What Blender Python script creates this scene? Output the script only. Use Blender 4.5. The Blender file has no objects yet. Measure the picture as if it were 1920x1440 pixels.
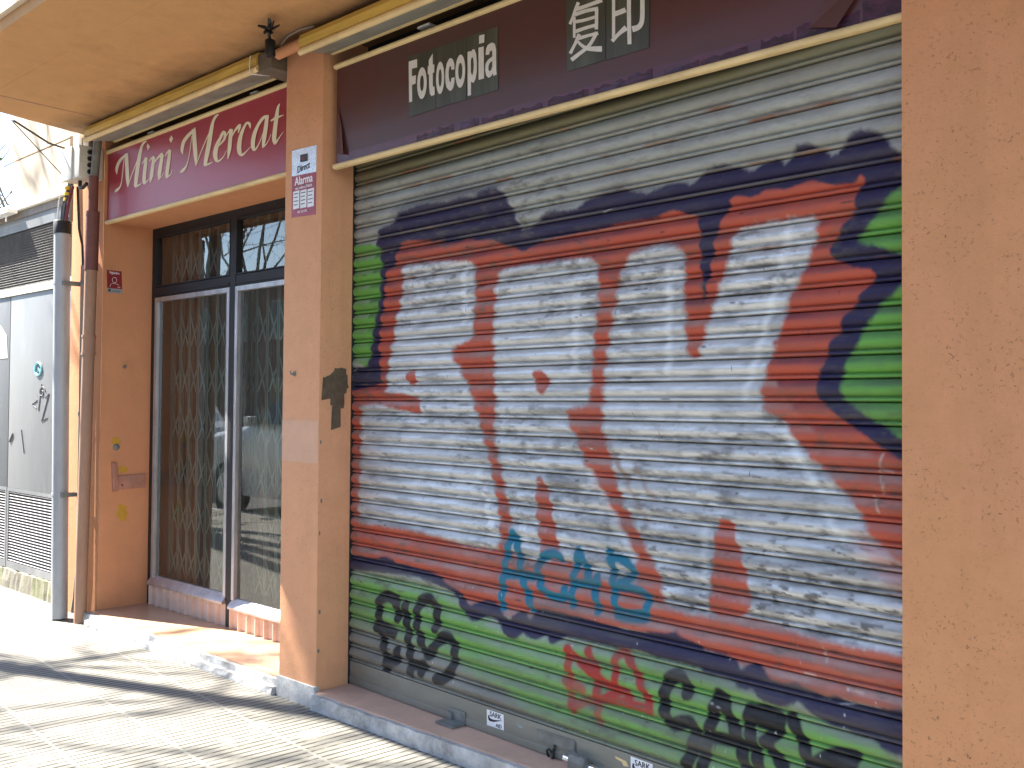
import bpy, bmesh, math, random
import numpy as np
from mathutils import Vector, Matrix
R = math.radians
SC = bpy.context.scene
COL = SC.collection

# ------------------------------------------------------------------ camera, sky, sun, exposure
cam_d = bpy.data.cameras.new("camera"); cam = bpy.data.objects.new("camera", cam_d); COL.objects.link(cam)
cam_d.sensor_width = 36.0; cam_d.lens = 36.0*1810.12/1920.0; cam_d.clip_start = .05; cam_d.clip_end = 500
YAW, PIT, ROL = 0.744614289, 0.0224257441, -0.00771673848
def cam_axes():
    cy, sy, cp, sp = math.cos(YAW), math.sin(YAW), math.cos(PIT), math.sin(PIT)
    f = Vector((-sy*cp, cy*cp, sp)); r = Vector((cy, sy, 0)); d = f.cross(r)
    c, s = math.cos(ROL), math.sin(ROL)
    return r*c+d*s, d*c-r*s, f
_r, _d, _f = cam_axes()
cam.matrix_world = Matrix(((_r.x,-_d.x,-_f.x,0),(_r.y,-_d.y,-_f.y,0),(_r.z,-_d.z,-_f.z,1.5),(0,0,0,1)))
SC.camera = cam

SUN_AZ, SUN_EL = R(20.5), R(48.8)            # light travels towards +x, slightly towards the wall
sun_d = bpy.data.lights.new("sun", 'SUN'); sun_d.energy = 5.0; sun_d.angle = R(.55); sun_d.color = (1, .95, .86)
sun = bpy.data.objects.new("sun", sun_d); COL.objects.link(sun); sun.location = (-8, -3, 12)
_dir = Vector((math.cos(SUN_AZ)*math.cos(SUN_EL), math.sin(SUN_AZ)*math.cos(SUN_EL), -math.sin(SUN_EL)))
sun.rotation_euler = _dir.to_track_quat('-Z', 'Y').to_euler()
world = bpy.data.worlds.new("World"); SC.world = world; world.use_nodes = True
_n = world.node_tree.nodes; _l = world.node_tree.links
_bg = _n['Background']; _sky = _n.new('ShaderNodeTexSky'); _sky.sky_type = 'NISHITA'; _sky.sun_disc = False
_sky.sun_elevation = SUN_EL; _sky.sun_rotation = math.atan2(-_dir.x, -_dir.y); _sky.air_density = 1.0; _sky.dust_density = .3; _sky.ozone_density = 1.4
_l.new(_sky.outputs[0], _bg.inputs[0]); _bg.inputs[1].default_value = .092
SC.view_settings.view_transform = 'Standard'; SC.view_settings.look = 'None'
SC.view_settings.exposure = 2.45; SC.view_settings.gamma = 1

# ------------------------------------------------------------------ materials
def _nodes(name):
    m = bpy.data.materials.new(name); m.use_nodes = True
    nt = m.node_tree; return m, nt.nodes, nt.links, nt.nodes['Principled BSDF']
def noise(n, l, scale, detail=4, rough=.6, vec=None, sc=(1,1,1)):
    t = n.new('ShaderNodeTexNoise'); t.inputs['Scale'].default_value = scale
    t.inputs['Detail'].default_value = detail; t.inputs['Roughness'].default_value = rough
    mp = n.new('ShaderNodeMapping'); mp.inputs['Scale'].default_value = sc
    if vec is None:
        tc = n.new('ShaderNodeTexCoord'); vec = tc.outputs['Object']
    l.new(vec, mp.inputs[0]); l.new(mp.outputs[0], t.inputs['Vector'])
    return t.outputs['Fac']
def ramp(n, l, fac, a, b, ca=(0,0,0,1), cb=(1,1,1,1)):
    r = n.new('ShaderNodeValToRGB'); e = r.color_ramp.elements
    e[0].position = a; e[1].position = b; e[0].color = ca; e[1].color = cb
    l.new(fac, r.inputs[0]); return r.outputs[0]
def mixc(n, l, fac, a, b, mode='MIX'):
    m = n.new('ShaderNodeMix'); m.data_type = 'RGBA'; m.blend_type = mode
    for s, v in ((0, fac), (6, a), (7, b)):
        if hasattr(v, 'is_linked') or isinstance(v, bpy.types.NodeSocket): l.new(v, m.inputs[s])
        elif s == 0: m.inputs[s].default_value = v
        else: m.inputs[s].default_value = (*v, 1) if len(v) == 3 else v
    return m.outputs[2]
def math_(n, l, op, a, b=None):
    m = n.new('ShaderNodeMath'); m.operation = op
    for i, v in enumerate((a, b)):
        if v is None: continue
        if isinstance(v, bpy.types.NodeSocket): l.new(v, m.inputs[i])
        else: m.inputs[i].default_value = v
    return m.outputs[0]
def bump(n, l, p, h, strength, dist=.01):
    b = n.new('ShaderNodeBump'); b.inputs['Strength'].default_value = strength; b.inputs['Distance'].default_value = dist
    l.new(h, b.inputs['Height']); l.new(b.outputs[0], p.inputs['Normal'])
def plain(name, c, rough=.6, metal=0, var=.25, scale=14, bmp=.15, dirt=None, dirt_amt=.5, sc=(1,1,1), coat=0):
    m, n, l, p = _nodes(name)
    f = noise(n, l, scale, 6, .65, sc=sc)
    lo = tuple(x*(1-var) for x in c); hi = tuple(min(1, x*(1+var)) for x in c)
    col = ramp(n, l, f, .3, .7, (*lo,1), (*hi,1))
    if dirt:
        g = noise(n, l, scale*.35, 8, .75, sc=sc)
        k = ramp(n, l, g, .5, .68); k2 = mixc(n, l, 1-dirt_amt, k, (0,0,0))
        col = mixc(n, l, k2, col, dirt)
    l.new(col, p.inputs['Base Color']); p.inputs['Roughness'].default_value = rough; p.inputs['Metallic'].default_value = metal
    if coat: p.inputs['Coat Weight'].default_value = coat; p.inputs['Coat Roughness'].default_value = .08
    if bmp: bump(n, l, p, noise(n, l, scale*6, 4, .6, sc=sc), bmp, .004)
    return m
def stucco(name, c, c2, pit=.585, stain=.45, seed=0, soot_shade=None):
    """rough painted render: two faded tones, pin holes, sooty specks, fine grain"""
    m, n, l, p = _nodes(name)
    tc = n.new('ShaderNodeTexCoord'); mp = n.new('ShaderNodeMapping'); mp.inputs['Location'].default_value = (seed*3.1, seed*1.7, seed*.9)
    l.new(tc.outputs['Object'], mp.inputs[0]); v = mp.outputs[0]
    col = mixc(n, l, ramp(n, l, noise(n, l, 1.3, 5, .6, v), .38, .62), c, c2)
    col = mixc(n, l, ramp(n, l, noise(n, l, 9, 6, .7, v), .35, .75), col, tuple(x*.88 for x in c))
    st = ramp(n, l, noise(n, l, 2.6, 9, .78, v, (1,1,.5)), .56, .78)
    col = mixc(n, l, math_(n, l, 'MULTIPLY', st, stain), col, tuple(x*.5 for x in c))
    rn = ramp(n, l, noise(n, l, 5, 6, .7, v, (1,1,.07)), .52, .74)
    col = mixc(n, l, math_(n, l, 'MULTIPLY', rn, .28), col, tuple(x*.62 for x in c))
    sp = ramp(n, l, noise(n, l, 88, 6, .75, v), pit, pit+.05)
    cl = ramp(n, l, noise(n, l, 3.3, 5, .7, v), .40, .60)
    spk = math_(n, l, 'MULTIPLY', math_(n, l, 'MULTIPLY', sp, cl), .75)
    col = mixc(n, l, spk, col, (.09,.055,.03))
    if soot_shade:
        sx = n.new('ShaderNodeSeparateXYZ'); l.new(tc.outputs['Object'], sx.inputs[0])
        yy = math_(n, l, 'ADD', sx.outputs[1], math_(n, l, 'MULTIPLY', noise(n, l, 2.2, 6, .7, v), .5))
        k = ramp(n, l, math_(n, l, 'ADD', yy, 1), 1+soot_shade, 1+soot_shade+.36); col = mixc(n, l, math_(n, l, 'MULTIPLY', k, .8), col, (.045,.032,.022))  # soot band along the awnings, partly contact shadow painted in
    l.new(col, p.inputs['Base Color']); p.inputs['Roughness'].default_value = .92
    p.inputs['Specular IOR Level'].default_value = .25
    h = math_(n, l, 'ADD', noise(n, l, 120, 3, .6, v), math_(n, l, 'MULTIPLY', noise(n, l, 24, 4, .6, v), 1.2))
    bump(n, l, p, math_(n, l, 'SUBTRACT', h, sp), .34, .004)
    return m

M = {}
ORANGE, ORANGE2 = (.61,.287,.13), (.60,.268,.135)
M['stucco'] = stucco('orange_stucco', ORANGE, ORANGE2)
M['stucco2'] = stucco('orange_stucco_smooth', (.58,.275,.135), (.54,.245,.125), .67, .3, 2)
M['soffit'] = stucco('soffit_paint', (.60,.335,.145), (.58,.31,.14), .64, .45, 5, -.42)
M['stone'] = stucco('pale_stone', (.60,.50,.38), (.56,.47,.36), .66, .4, 7)
M['fascia'] = stucco('fascia_stone', (.72,.62,.48), (.68,.58,.46), .6, .3, 9)
M['white_plaster'] = plain('white_plaster', (.43,.43,.42), .9, 0, .3, 12, .7, (.17,.16,.145), .85)
M['tile'] = plain('terracotta_tile', (.56,.33,.205), .3, 0, .16, 6, .08, (.30,.19,.14), .5)
M['tile2'] = plain('dusty_pink_tile', (.60,.385,.275), .55, 0, .14, 5, .08, (.36,.26,.21), .5)
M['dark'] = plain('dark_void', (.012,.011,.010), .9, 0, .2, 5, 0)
M['frame'] = plain('dark_bronze_frame', (.012,.012,.015), .6, 0, .3, 8, .1)
M['alu'] = plain('worn_aluminium', (.50,.50,.52), .42, .75, .18, 20, .1, (.2,.18,.16), .5, (1,1,.2))
M['kick'] = plain('beige_ribbed_panel', (.56,.42,.34), .6, 0, .12, 8, .12, (.3,.22,.18), .6)
M['cream'] = plain('cream_paint', (.72,.54,.27), .5, 0, .12, 10, .12, (.33,.22,.10), .45, (.4,1,1))
M['yellow'] = plain('yellowed_cover', (.60,.40,.085), .55, 0, .2, 7, .15, (.22,.13,.03), .6, (.3,1,3))
M['greymetal'] = plain('grey_sheet_metal', (.30,.29,.26), .55, .2, .2, 9, .1, (.12,.10,.08), .6, (.5,1,1))
M['brownbox'] = plain('brown_plastic', (.12,.095,.07), .6, 0, .25, 12, .1)
M['black'] = plain('black_plastic', (.008,.008,.009), .6, 0, .3, 20, .1)
M['blackcable'] = plain('black_rubber', (.016,.015,.016), .55, 0, .3, 20, 0)
M['greybox'] = plain('light_grey_plastic', (.60,.60,.56), .5, 0, .08, 9, .05, (.35,.33,.28), .4)
M['galv'] = plain('galvanised_pipe', (.36,.375,.385), .55, .15, .16, 6, .1, (.24,.23,.21), .5, (1,1,.25))
M['rustpipe'] = plain('brown_painted_pipe', (.34,.20,.13), .75, 0, .16, 8, .25, (.20,.10,.06), .6, (1,1,.35))
M['redpipe'] = plain('oxide_red_pipe', (.15,.055,.045), .7, 0, .2, 8, .2)
M['conduit'] = plain('grey_brown_conduit', (.26,.22,.18), .7, 0, .2, 9, .15, (.15,.12,.1), .5, (1,1,.3))
M['yellowtape'] = plain('yellow_tape', (.75,.48,.04), .5, 0, .1)
M['redcable'] = plain('dark_red_cable', (.16,.02,.03), .5, 0, .2)
M['panelgrey'] = plain('grey_painted_steel', (.175,.18,.185), .5, .0, .1, 4, .06, (.33,.33,.34), .55, (1,1,.25))
M['louvre'] = plain('weathered_louvre', (.30,.285,.275), .6, .1, .2, 12, .1, (.22,.2,.18), .5)
M['whiteband'] = plain('flaking_white_paint', (.72,.69,.60), .85, 0, .1, 10, .4, (.38,.34,.28), .6)
M['moss'] = plain('mossy_concrete', (.22,.20,.155), .95, 0, .25, 9, .6, (.13,.15,.035), .9)
M['white'] = plain('white_paint', (.8,.8,.78), .5, 0, .05)
M['tape'] = plain('brown_parcel_tape', (.115,.085,.055), .45, 0, .35, 30, .5)
M['yellowpaint'] = plain('yellow_spray', (.50,.27,.03), .9, 0, .15, 16, .3)
M['latch'] = plain('painted_latch', (.40,.185,.12), .7, 0, .2, 14, .25, (.25,.14,.10), .5)
M['steel'] = plain('chrome_steel', (.75,.76,.78), .18, 1, .08, 30, .05)
M['oldsteel'] = plain('dull_zinc', (.20,.205,.19), .6, .3, .25, 16, .3, (.10,.09,.07), .6)
M['curtain'] = plain('brown_curtain', (.26,.21,.16), .85, 0, .2, 3, 0, None, .5, (6,6,.3))
M['gate'] = plain('pale_green_gate', (.44,.52,.45), .5, .1, .12, 9, .05)
M['letter'] = plain('cream_vinyl', (.80,.73,.54), .5, 0, .05, 10, 0)
M['letterwhite'] = plain('white_print', (.66,.64,.60), .6, 0, .08, 30, 0)
M['sheet'] = plain('dark_green_black_sheet', (.055,.058,.042), .42, 0, .45, 9, .5, (.02,.02,.018), .6, (1,1,.15))
M['bark'] = plain('plane_bark', (.17,.14,.11), .9, 0, .35, 8, .4)
M['leaf'] = plain('small_leaves', (.07,.12,.03), .7, 0, .3)
M['road'] = plain('asphalt', (.05,.05,.052), .9, 0, .25, 20, .4)
M['kerb'] = plain('granite_kerb', (.36,.35,.33), .85, 0, .15, 20, .3)
M['carpaint'] = plain('silver_car_paint', (.58,.59,.60), .3, .2, .03, 6, 0, None, .5, (1,1,1), .6)
M['tyre'] = plain('tyre_rubber', (.02,.02,.02), .8)
M['carglass'] = plain('tinted_glass', (.02,.025,.028), .05)
M['lamp'] = plain('headlamp_lens', (.6,.62,.64), .1, .3)
M['brick'] = plain('brown_brick_wall', (.16,.10,.075), .9, 0, .2, 3, .2)
M['winglass'] = plain('far_window_glass', (.03,.035,.04), .15)

def sign_mat(name, base, base2, rough, coat):
    m, n, l, p = _nodes(name)
    f = noise(n, l, 1.6, 4, .6, sc=(1,1,.8)); col = mixc(n, l, ramp(n, l, f, .4, .65), base, base2)
    st = noise(n, l, 5, 6, .7, sc=(.2,1,3)); col = mixc(n, l, math_(n, l, 'MULTIPLY', ramp(n, l, st, .5, .75), .25), col, tuple(x*.6 for x in base))
    l.new(col, p.inputs['Base Color']); p.inputs['Roughness'].default_value = rough
    p.inputs['Coat Weight'].default_value = coat; p.inputs['Coat Roughness'].default_value = .12
    bump(n, l, p, noise(n, l, 2.2, 2, .5), .12, .02)
    return m
M['sign_red'] = sign_mat('crimson_gloss_panel', (.36,.025,.052), (.32,.022,.047), .36, .1)
M['sign_brown'] = sign_mat('brown_maroon_film', (.070,.027,.023), (.088,.022,.019), .5, .1)
M['maroon'] = plain('maroon_band', (.085,.010,.018), .3, 0, .3, 12, .2)
M['film'] = plain('plum_torn_film', (.050,.012,.030), .22, 0, .7, 26, .8, (.10,.07,.15), .8, (.6,1,1.4))

def glass_mat():
    m = bpy.data.materials.new('shop_glass'); m.use_nodes = True; n = m.node_tree.nodes; l = m.node_tree.links
    n.clear(); o = n.new('ShaderNodeOutputMaterial'); mx = n.new('ShaderNodeMixShader')
    tr = n.new('ShaderNodeBsdfTransparent'); tr.inputs[0].default_value = (.80,.84,.80,1)
    gl = n.new('ShaderNodeBsdfGlossy'); gl.inputs['Roughness'].default_value = .008
    fr = n.new('ShaderNodeFresnel'); fr.inputs[0].default_value = 1.62
    k = math_(n, l, 'MULTIPLY', fr.outputs[0], 1.5)
    df = n.new('ShaderNodeBsdfDiffuse'); df.inputs[0].default_value = (.5,.48,.42,1)
    tc = n.new('ShaderNodeTexCoord')
    ms = n.new('ShaderNodeMixShader')
    dust = math_(n, l, 'MULTIPLY', ramp(n, l, noise(n, l, 3, 7, .7, sc=(1,1,.5)), .3, .9), .10)
    l.new(dust, ms.inputs[0]); l.new(tr.outputs[0], ms.inputs[1]); l.new(df.outputs[0], ms.inputs[2])
    l.new(k, mx.inputs[0]); l.new(ms.outputs[0], mx.inputs[1]); l.new(gl.outputs[0], mx.inputs[2]); l.new(mx.outputs[0], o.inputs[0])
    return m
M['glass'] = glass_mat()

PG = .044
def pavement_mat():
    m, n, l, p = _nodes('grooved_pavement')
    tc = n.new('ShaderNodeTexCoord'); mp = n.new('ShaderNodeMapping'); mp.inputs['Rotation'].default_value = (0, 0, .085)
    l.new(tc.outputs['Object'], mp.inputs[0])
    sx = n.new('ShaderNodeSeparateXYZ'); l.new(mp.outputs[0], sx.inputs[0])
    wob = noise(n, l, 3, 3, .5)
    X = math_(n, l, 'ADD', sx.outputs[0], math_(n, l, 'MULTIPLY', wob, .006)); Y = sx.outputs[1]
    def tri(v, period):                                   # distance to nearest line, in metres
        t = math_(n, l, 'FRACT', math_(n, l, 'DIVIDE', v, period)); t = math_(n, l, 'ABSOLUTE', math_(n, l, 'SUBTRACT', t, .5))
        return math_(n, l, 'MULTIPLY', t, period)
    
    groove = ramp(n, l, tri(X, PG), .0034, .0062, (1,1,1,1), (0,0,0,1))
    brk = ramp(n, l, noise(n, l, 7, 5, .7), .33, .5); groove = math_(n, l, 'MULTIPLY', groove, brk)
    jy = ramp(n, l, tri(Y, .40), .004, .012, (1,1,1,1), (0,0,0,1))
    groove = math_(n, l, 'MULTIPLY', groove, math_(n, l, 'SUBTRACT', 1, jy))
    jx = ramp(n, l, tri(X, .40), .002, .004, (1,1,1,1), (0,0,0,1))
    base = mixc(n, l, ramp(n, l, noise(n, l, 1.1, 6, .65), .35, .65), (.225,.212,.18), (.165,.156,.134))
    base = mixc(n, l, math_(n, l, 'MULTIPLY', ramp(n, l, noise(n, l, 30, 6, .75), .45, .7), .4), base, (.255,.245,.215))
    base = mixc(n, l, math_(n, l, 'MULTIPLY', ramp(n, l, noise(n, l, 2.4, 8, .8), .55, .72), .5), base, (.16,.148,.122))
    base = mixc(n, l, math_(n, l, 'MULTIPLY', jy, .55), base, (.255,.245,.215))
    base = mixc(n, l, math_(n, l, 'MULTIPLY', jx, .6), base, (.10,.085,.06))
    base = mixc(n, l, math_(n, l, 'MULTIPLY', groove, .92), base, (.035,.028,.018))
    l.new(base, p.inputs['Base Color']); p.inputs['Roughness'].default_value = .9
    h = math_(n, l, 'SUBTRACT', math_(n, l, 'MULTIPLY', noise(n, l, 70, 5, .7), .25), groove)
    bump(n, l, p, h, .7, .006)
    return m
M['pavement'] = pavement_mat()

def shutter_mat():
    m, n, l, p = _nodes('painted_shutter')
    a = n.new('ShaderNodeVertexColor'); a.layer_name = 'Col'
    b = n.new('ShaderNodeAttribute'); b.attribute_name = 'Chrome'
    col = a.outputs[0]
    sp = ramp(n, l, noise(n, l, 120, 4, .7), .68, .74)
    col = mixc(n, l, math_(n, l, 'MULTIPLY', sp, .55), col, (.03,.03,.028))
    g = ramp(n, l, noise(n, l, 26, 8, .75, sc=(.35,1,1)), .5, .72)
    col = mixc(n, l, math_(n, l, 'MULTIPLY', g, .3), col, (.09,.085,.08))
    l.new(col, p.inputs['Base Color'])
    l.new(math_(n, l, 'MULTIPLY', b.outputs['Fac'], .5), p.inputs['Metallic'])
    r = math_(n, l, 'SUBTRACT', .52, math_(n, l, 'MULTIPLY', b.outputs['Fac'], .17))
    r = math_(n, l, 'ADD', r, math_(n, l, 'MULTIPLY', noise(n, l, 18, 5, .7), .12)); l.new(r, p.inputs['Roughness'])
    p.inputs['Specular IOR Level'].default_value = .28
    bump(n, l, p, noise(n, l, 160, 3, .6), .06, .002)
    return m
M['shutter'] = shutter_mat()

# ------------------------------------------------------------------ mesh helpers
class MB:
    def __init__(s): s.v = []; s.f = []
    def add(s, vs, fs):
        o = len(s.v); s.v += [tuple(v) for v in vs]; s.f += [tuple(i+o for i in f) for f in fs]; return s
    def box(s, x0, x1, y0, y1, z0, z1, M4=None):
        vs = [(x,y,z) for z in (z0,z1) for y in (y0,y1) for x in (x0,x1)]
        if M4 is not None: vs = [tuple(M4 @ Vector(v)) for v in vs]
        return s.add(vs, [(0,2,3,1),(4,5,7,6),(0,1,5,4),(2,6,7,3),(0,4,6,2),(1,3,7,5)])
    def prism(s, prof, x0, x1):                            # profile of (y, z), swept along x
        k = len(prof); vs = [(x0,y,z) for y,z in prof]+[(x1,y,z) for y,z in prof]
        fs = [(i,(i+1)%k,k+(i+1)%k,k+i) for i in range(k)]+[tuple(range(k))[::-1], tuple(range(k,2*k))]
        return s.add(vs, fs)
    def slab(s, poly, t):                                  # planar outline (3D points) thickened along vector t
        k = len(poly); t = Vector(t); vs = [tuple(p) for p in poly]+[tuple(Vector(p)+t) for p in poly]
        return s.add(vs, [tuple(range(k))[::-1], tuple(range(k,2*k))]+[(i,(i+1)%k,k+(i+1)%k,k+i) for i in range(k)])
    def tube(s, pts, r, n=10, cap=True):
        pts = [Vector(p) for p in pts]; rs = r if isinstance(r, (list,tuple)) else [r]*len(pts)
        o = len(s.v); up = None
        for i, p in enumerate(pts):
            t = (pts[min(i+1,len(pts)-1)]-pts[max(i-1,0)]).normalized()
            if up is None: up = t.orthogonal().normalized()
            else:
                up = (up-t*up.dot(t)); up = up.normalized() if up.length > 1e-6 else t.orthogonal().normalized()
            w = t.cross(up)
            for k in range(n):
                a = 2*math.pi*k/n; s.v.append(tuple(p+(up*math.cos(a)+w*math.sin(a))*rs[i]))
        for i in range(len(pts)-1):
            for k in range(n):
                a, b = o+i*n+k, o+i*n+(k+1)%n; s.f.append((a,b,b+n,a+n))
        if cap: s.f.append(tuple(o+k for k in range(n))[::-1]); s.f.append(tuple(o+(len(pts)-1)*n+k for k in range(n)))
        return s
    def build(s, name, mat, parent=None, smooth=False, bevel=0, seg=2, recalc=True):
        me = bpy.data.meshes.new(name); vs = s.v
        if parent is not None:
            o = Vector((0,0,0)); q = parent
            while q is not None: o += q.location; q = q.parent
            vs = [(x-o.x,y-o.y,z-o.z) for x,y,z in vs]
        me.from_pydata(vs, [], s.f); me.validate(); 
        bm = bmesh.new(); bm.from_mesh(me)
        if recalc: bmesh.ops.recalc_face_normals(bm, faces=bm.faces)
        if bevel: bmesh.ops.bevel(bm, geom=list(bm.edges), offset=bevel, segments=seg, affect='EDGES', profile=.6)
        bm.to_mesh(me); bm.free()
        if smooth or bevel:
            for p in me.polygons: p.use_smooth = True
            if hasattr(me, 'set_sharp_from_angle'): me.set_sharp_from_angle(angle=R(42))
        me.materials.append(M[mat] if isinstance(mat, str) else mat)
        ob = bpy.data.objects.new(name, me); COL.objects.link(ob)
        if parent is not None: ob.parent = parent
        return ob
def tag(o, label=None, cat=None, group=None, kind=None):
    if label: o['label'] = label
    if cat: o['category'] = cat
    if group: o['group'] = group
    if kind: o['kind'] = kind
    return o
def thing(name, loc, label, cat, group=None):
    o = bpy.data.objects.new(name, None); COL.objects.link(o); o.location = loc; o.empty_display_size = .1
    return tag(o, label, cat, group)
def box(name, mat, parent, *a, bevel=0): return MB().box(*a).build(name, mat, parent, bevel=bevel)
def copy_tree(o, parent=None):
    c = o.copy(); COL.objects.link(c)
    if parent is not None: c.parent = parent
    for ch in list(o.children): copy_tree(ch, c)
    return c

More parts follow.
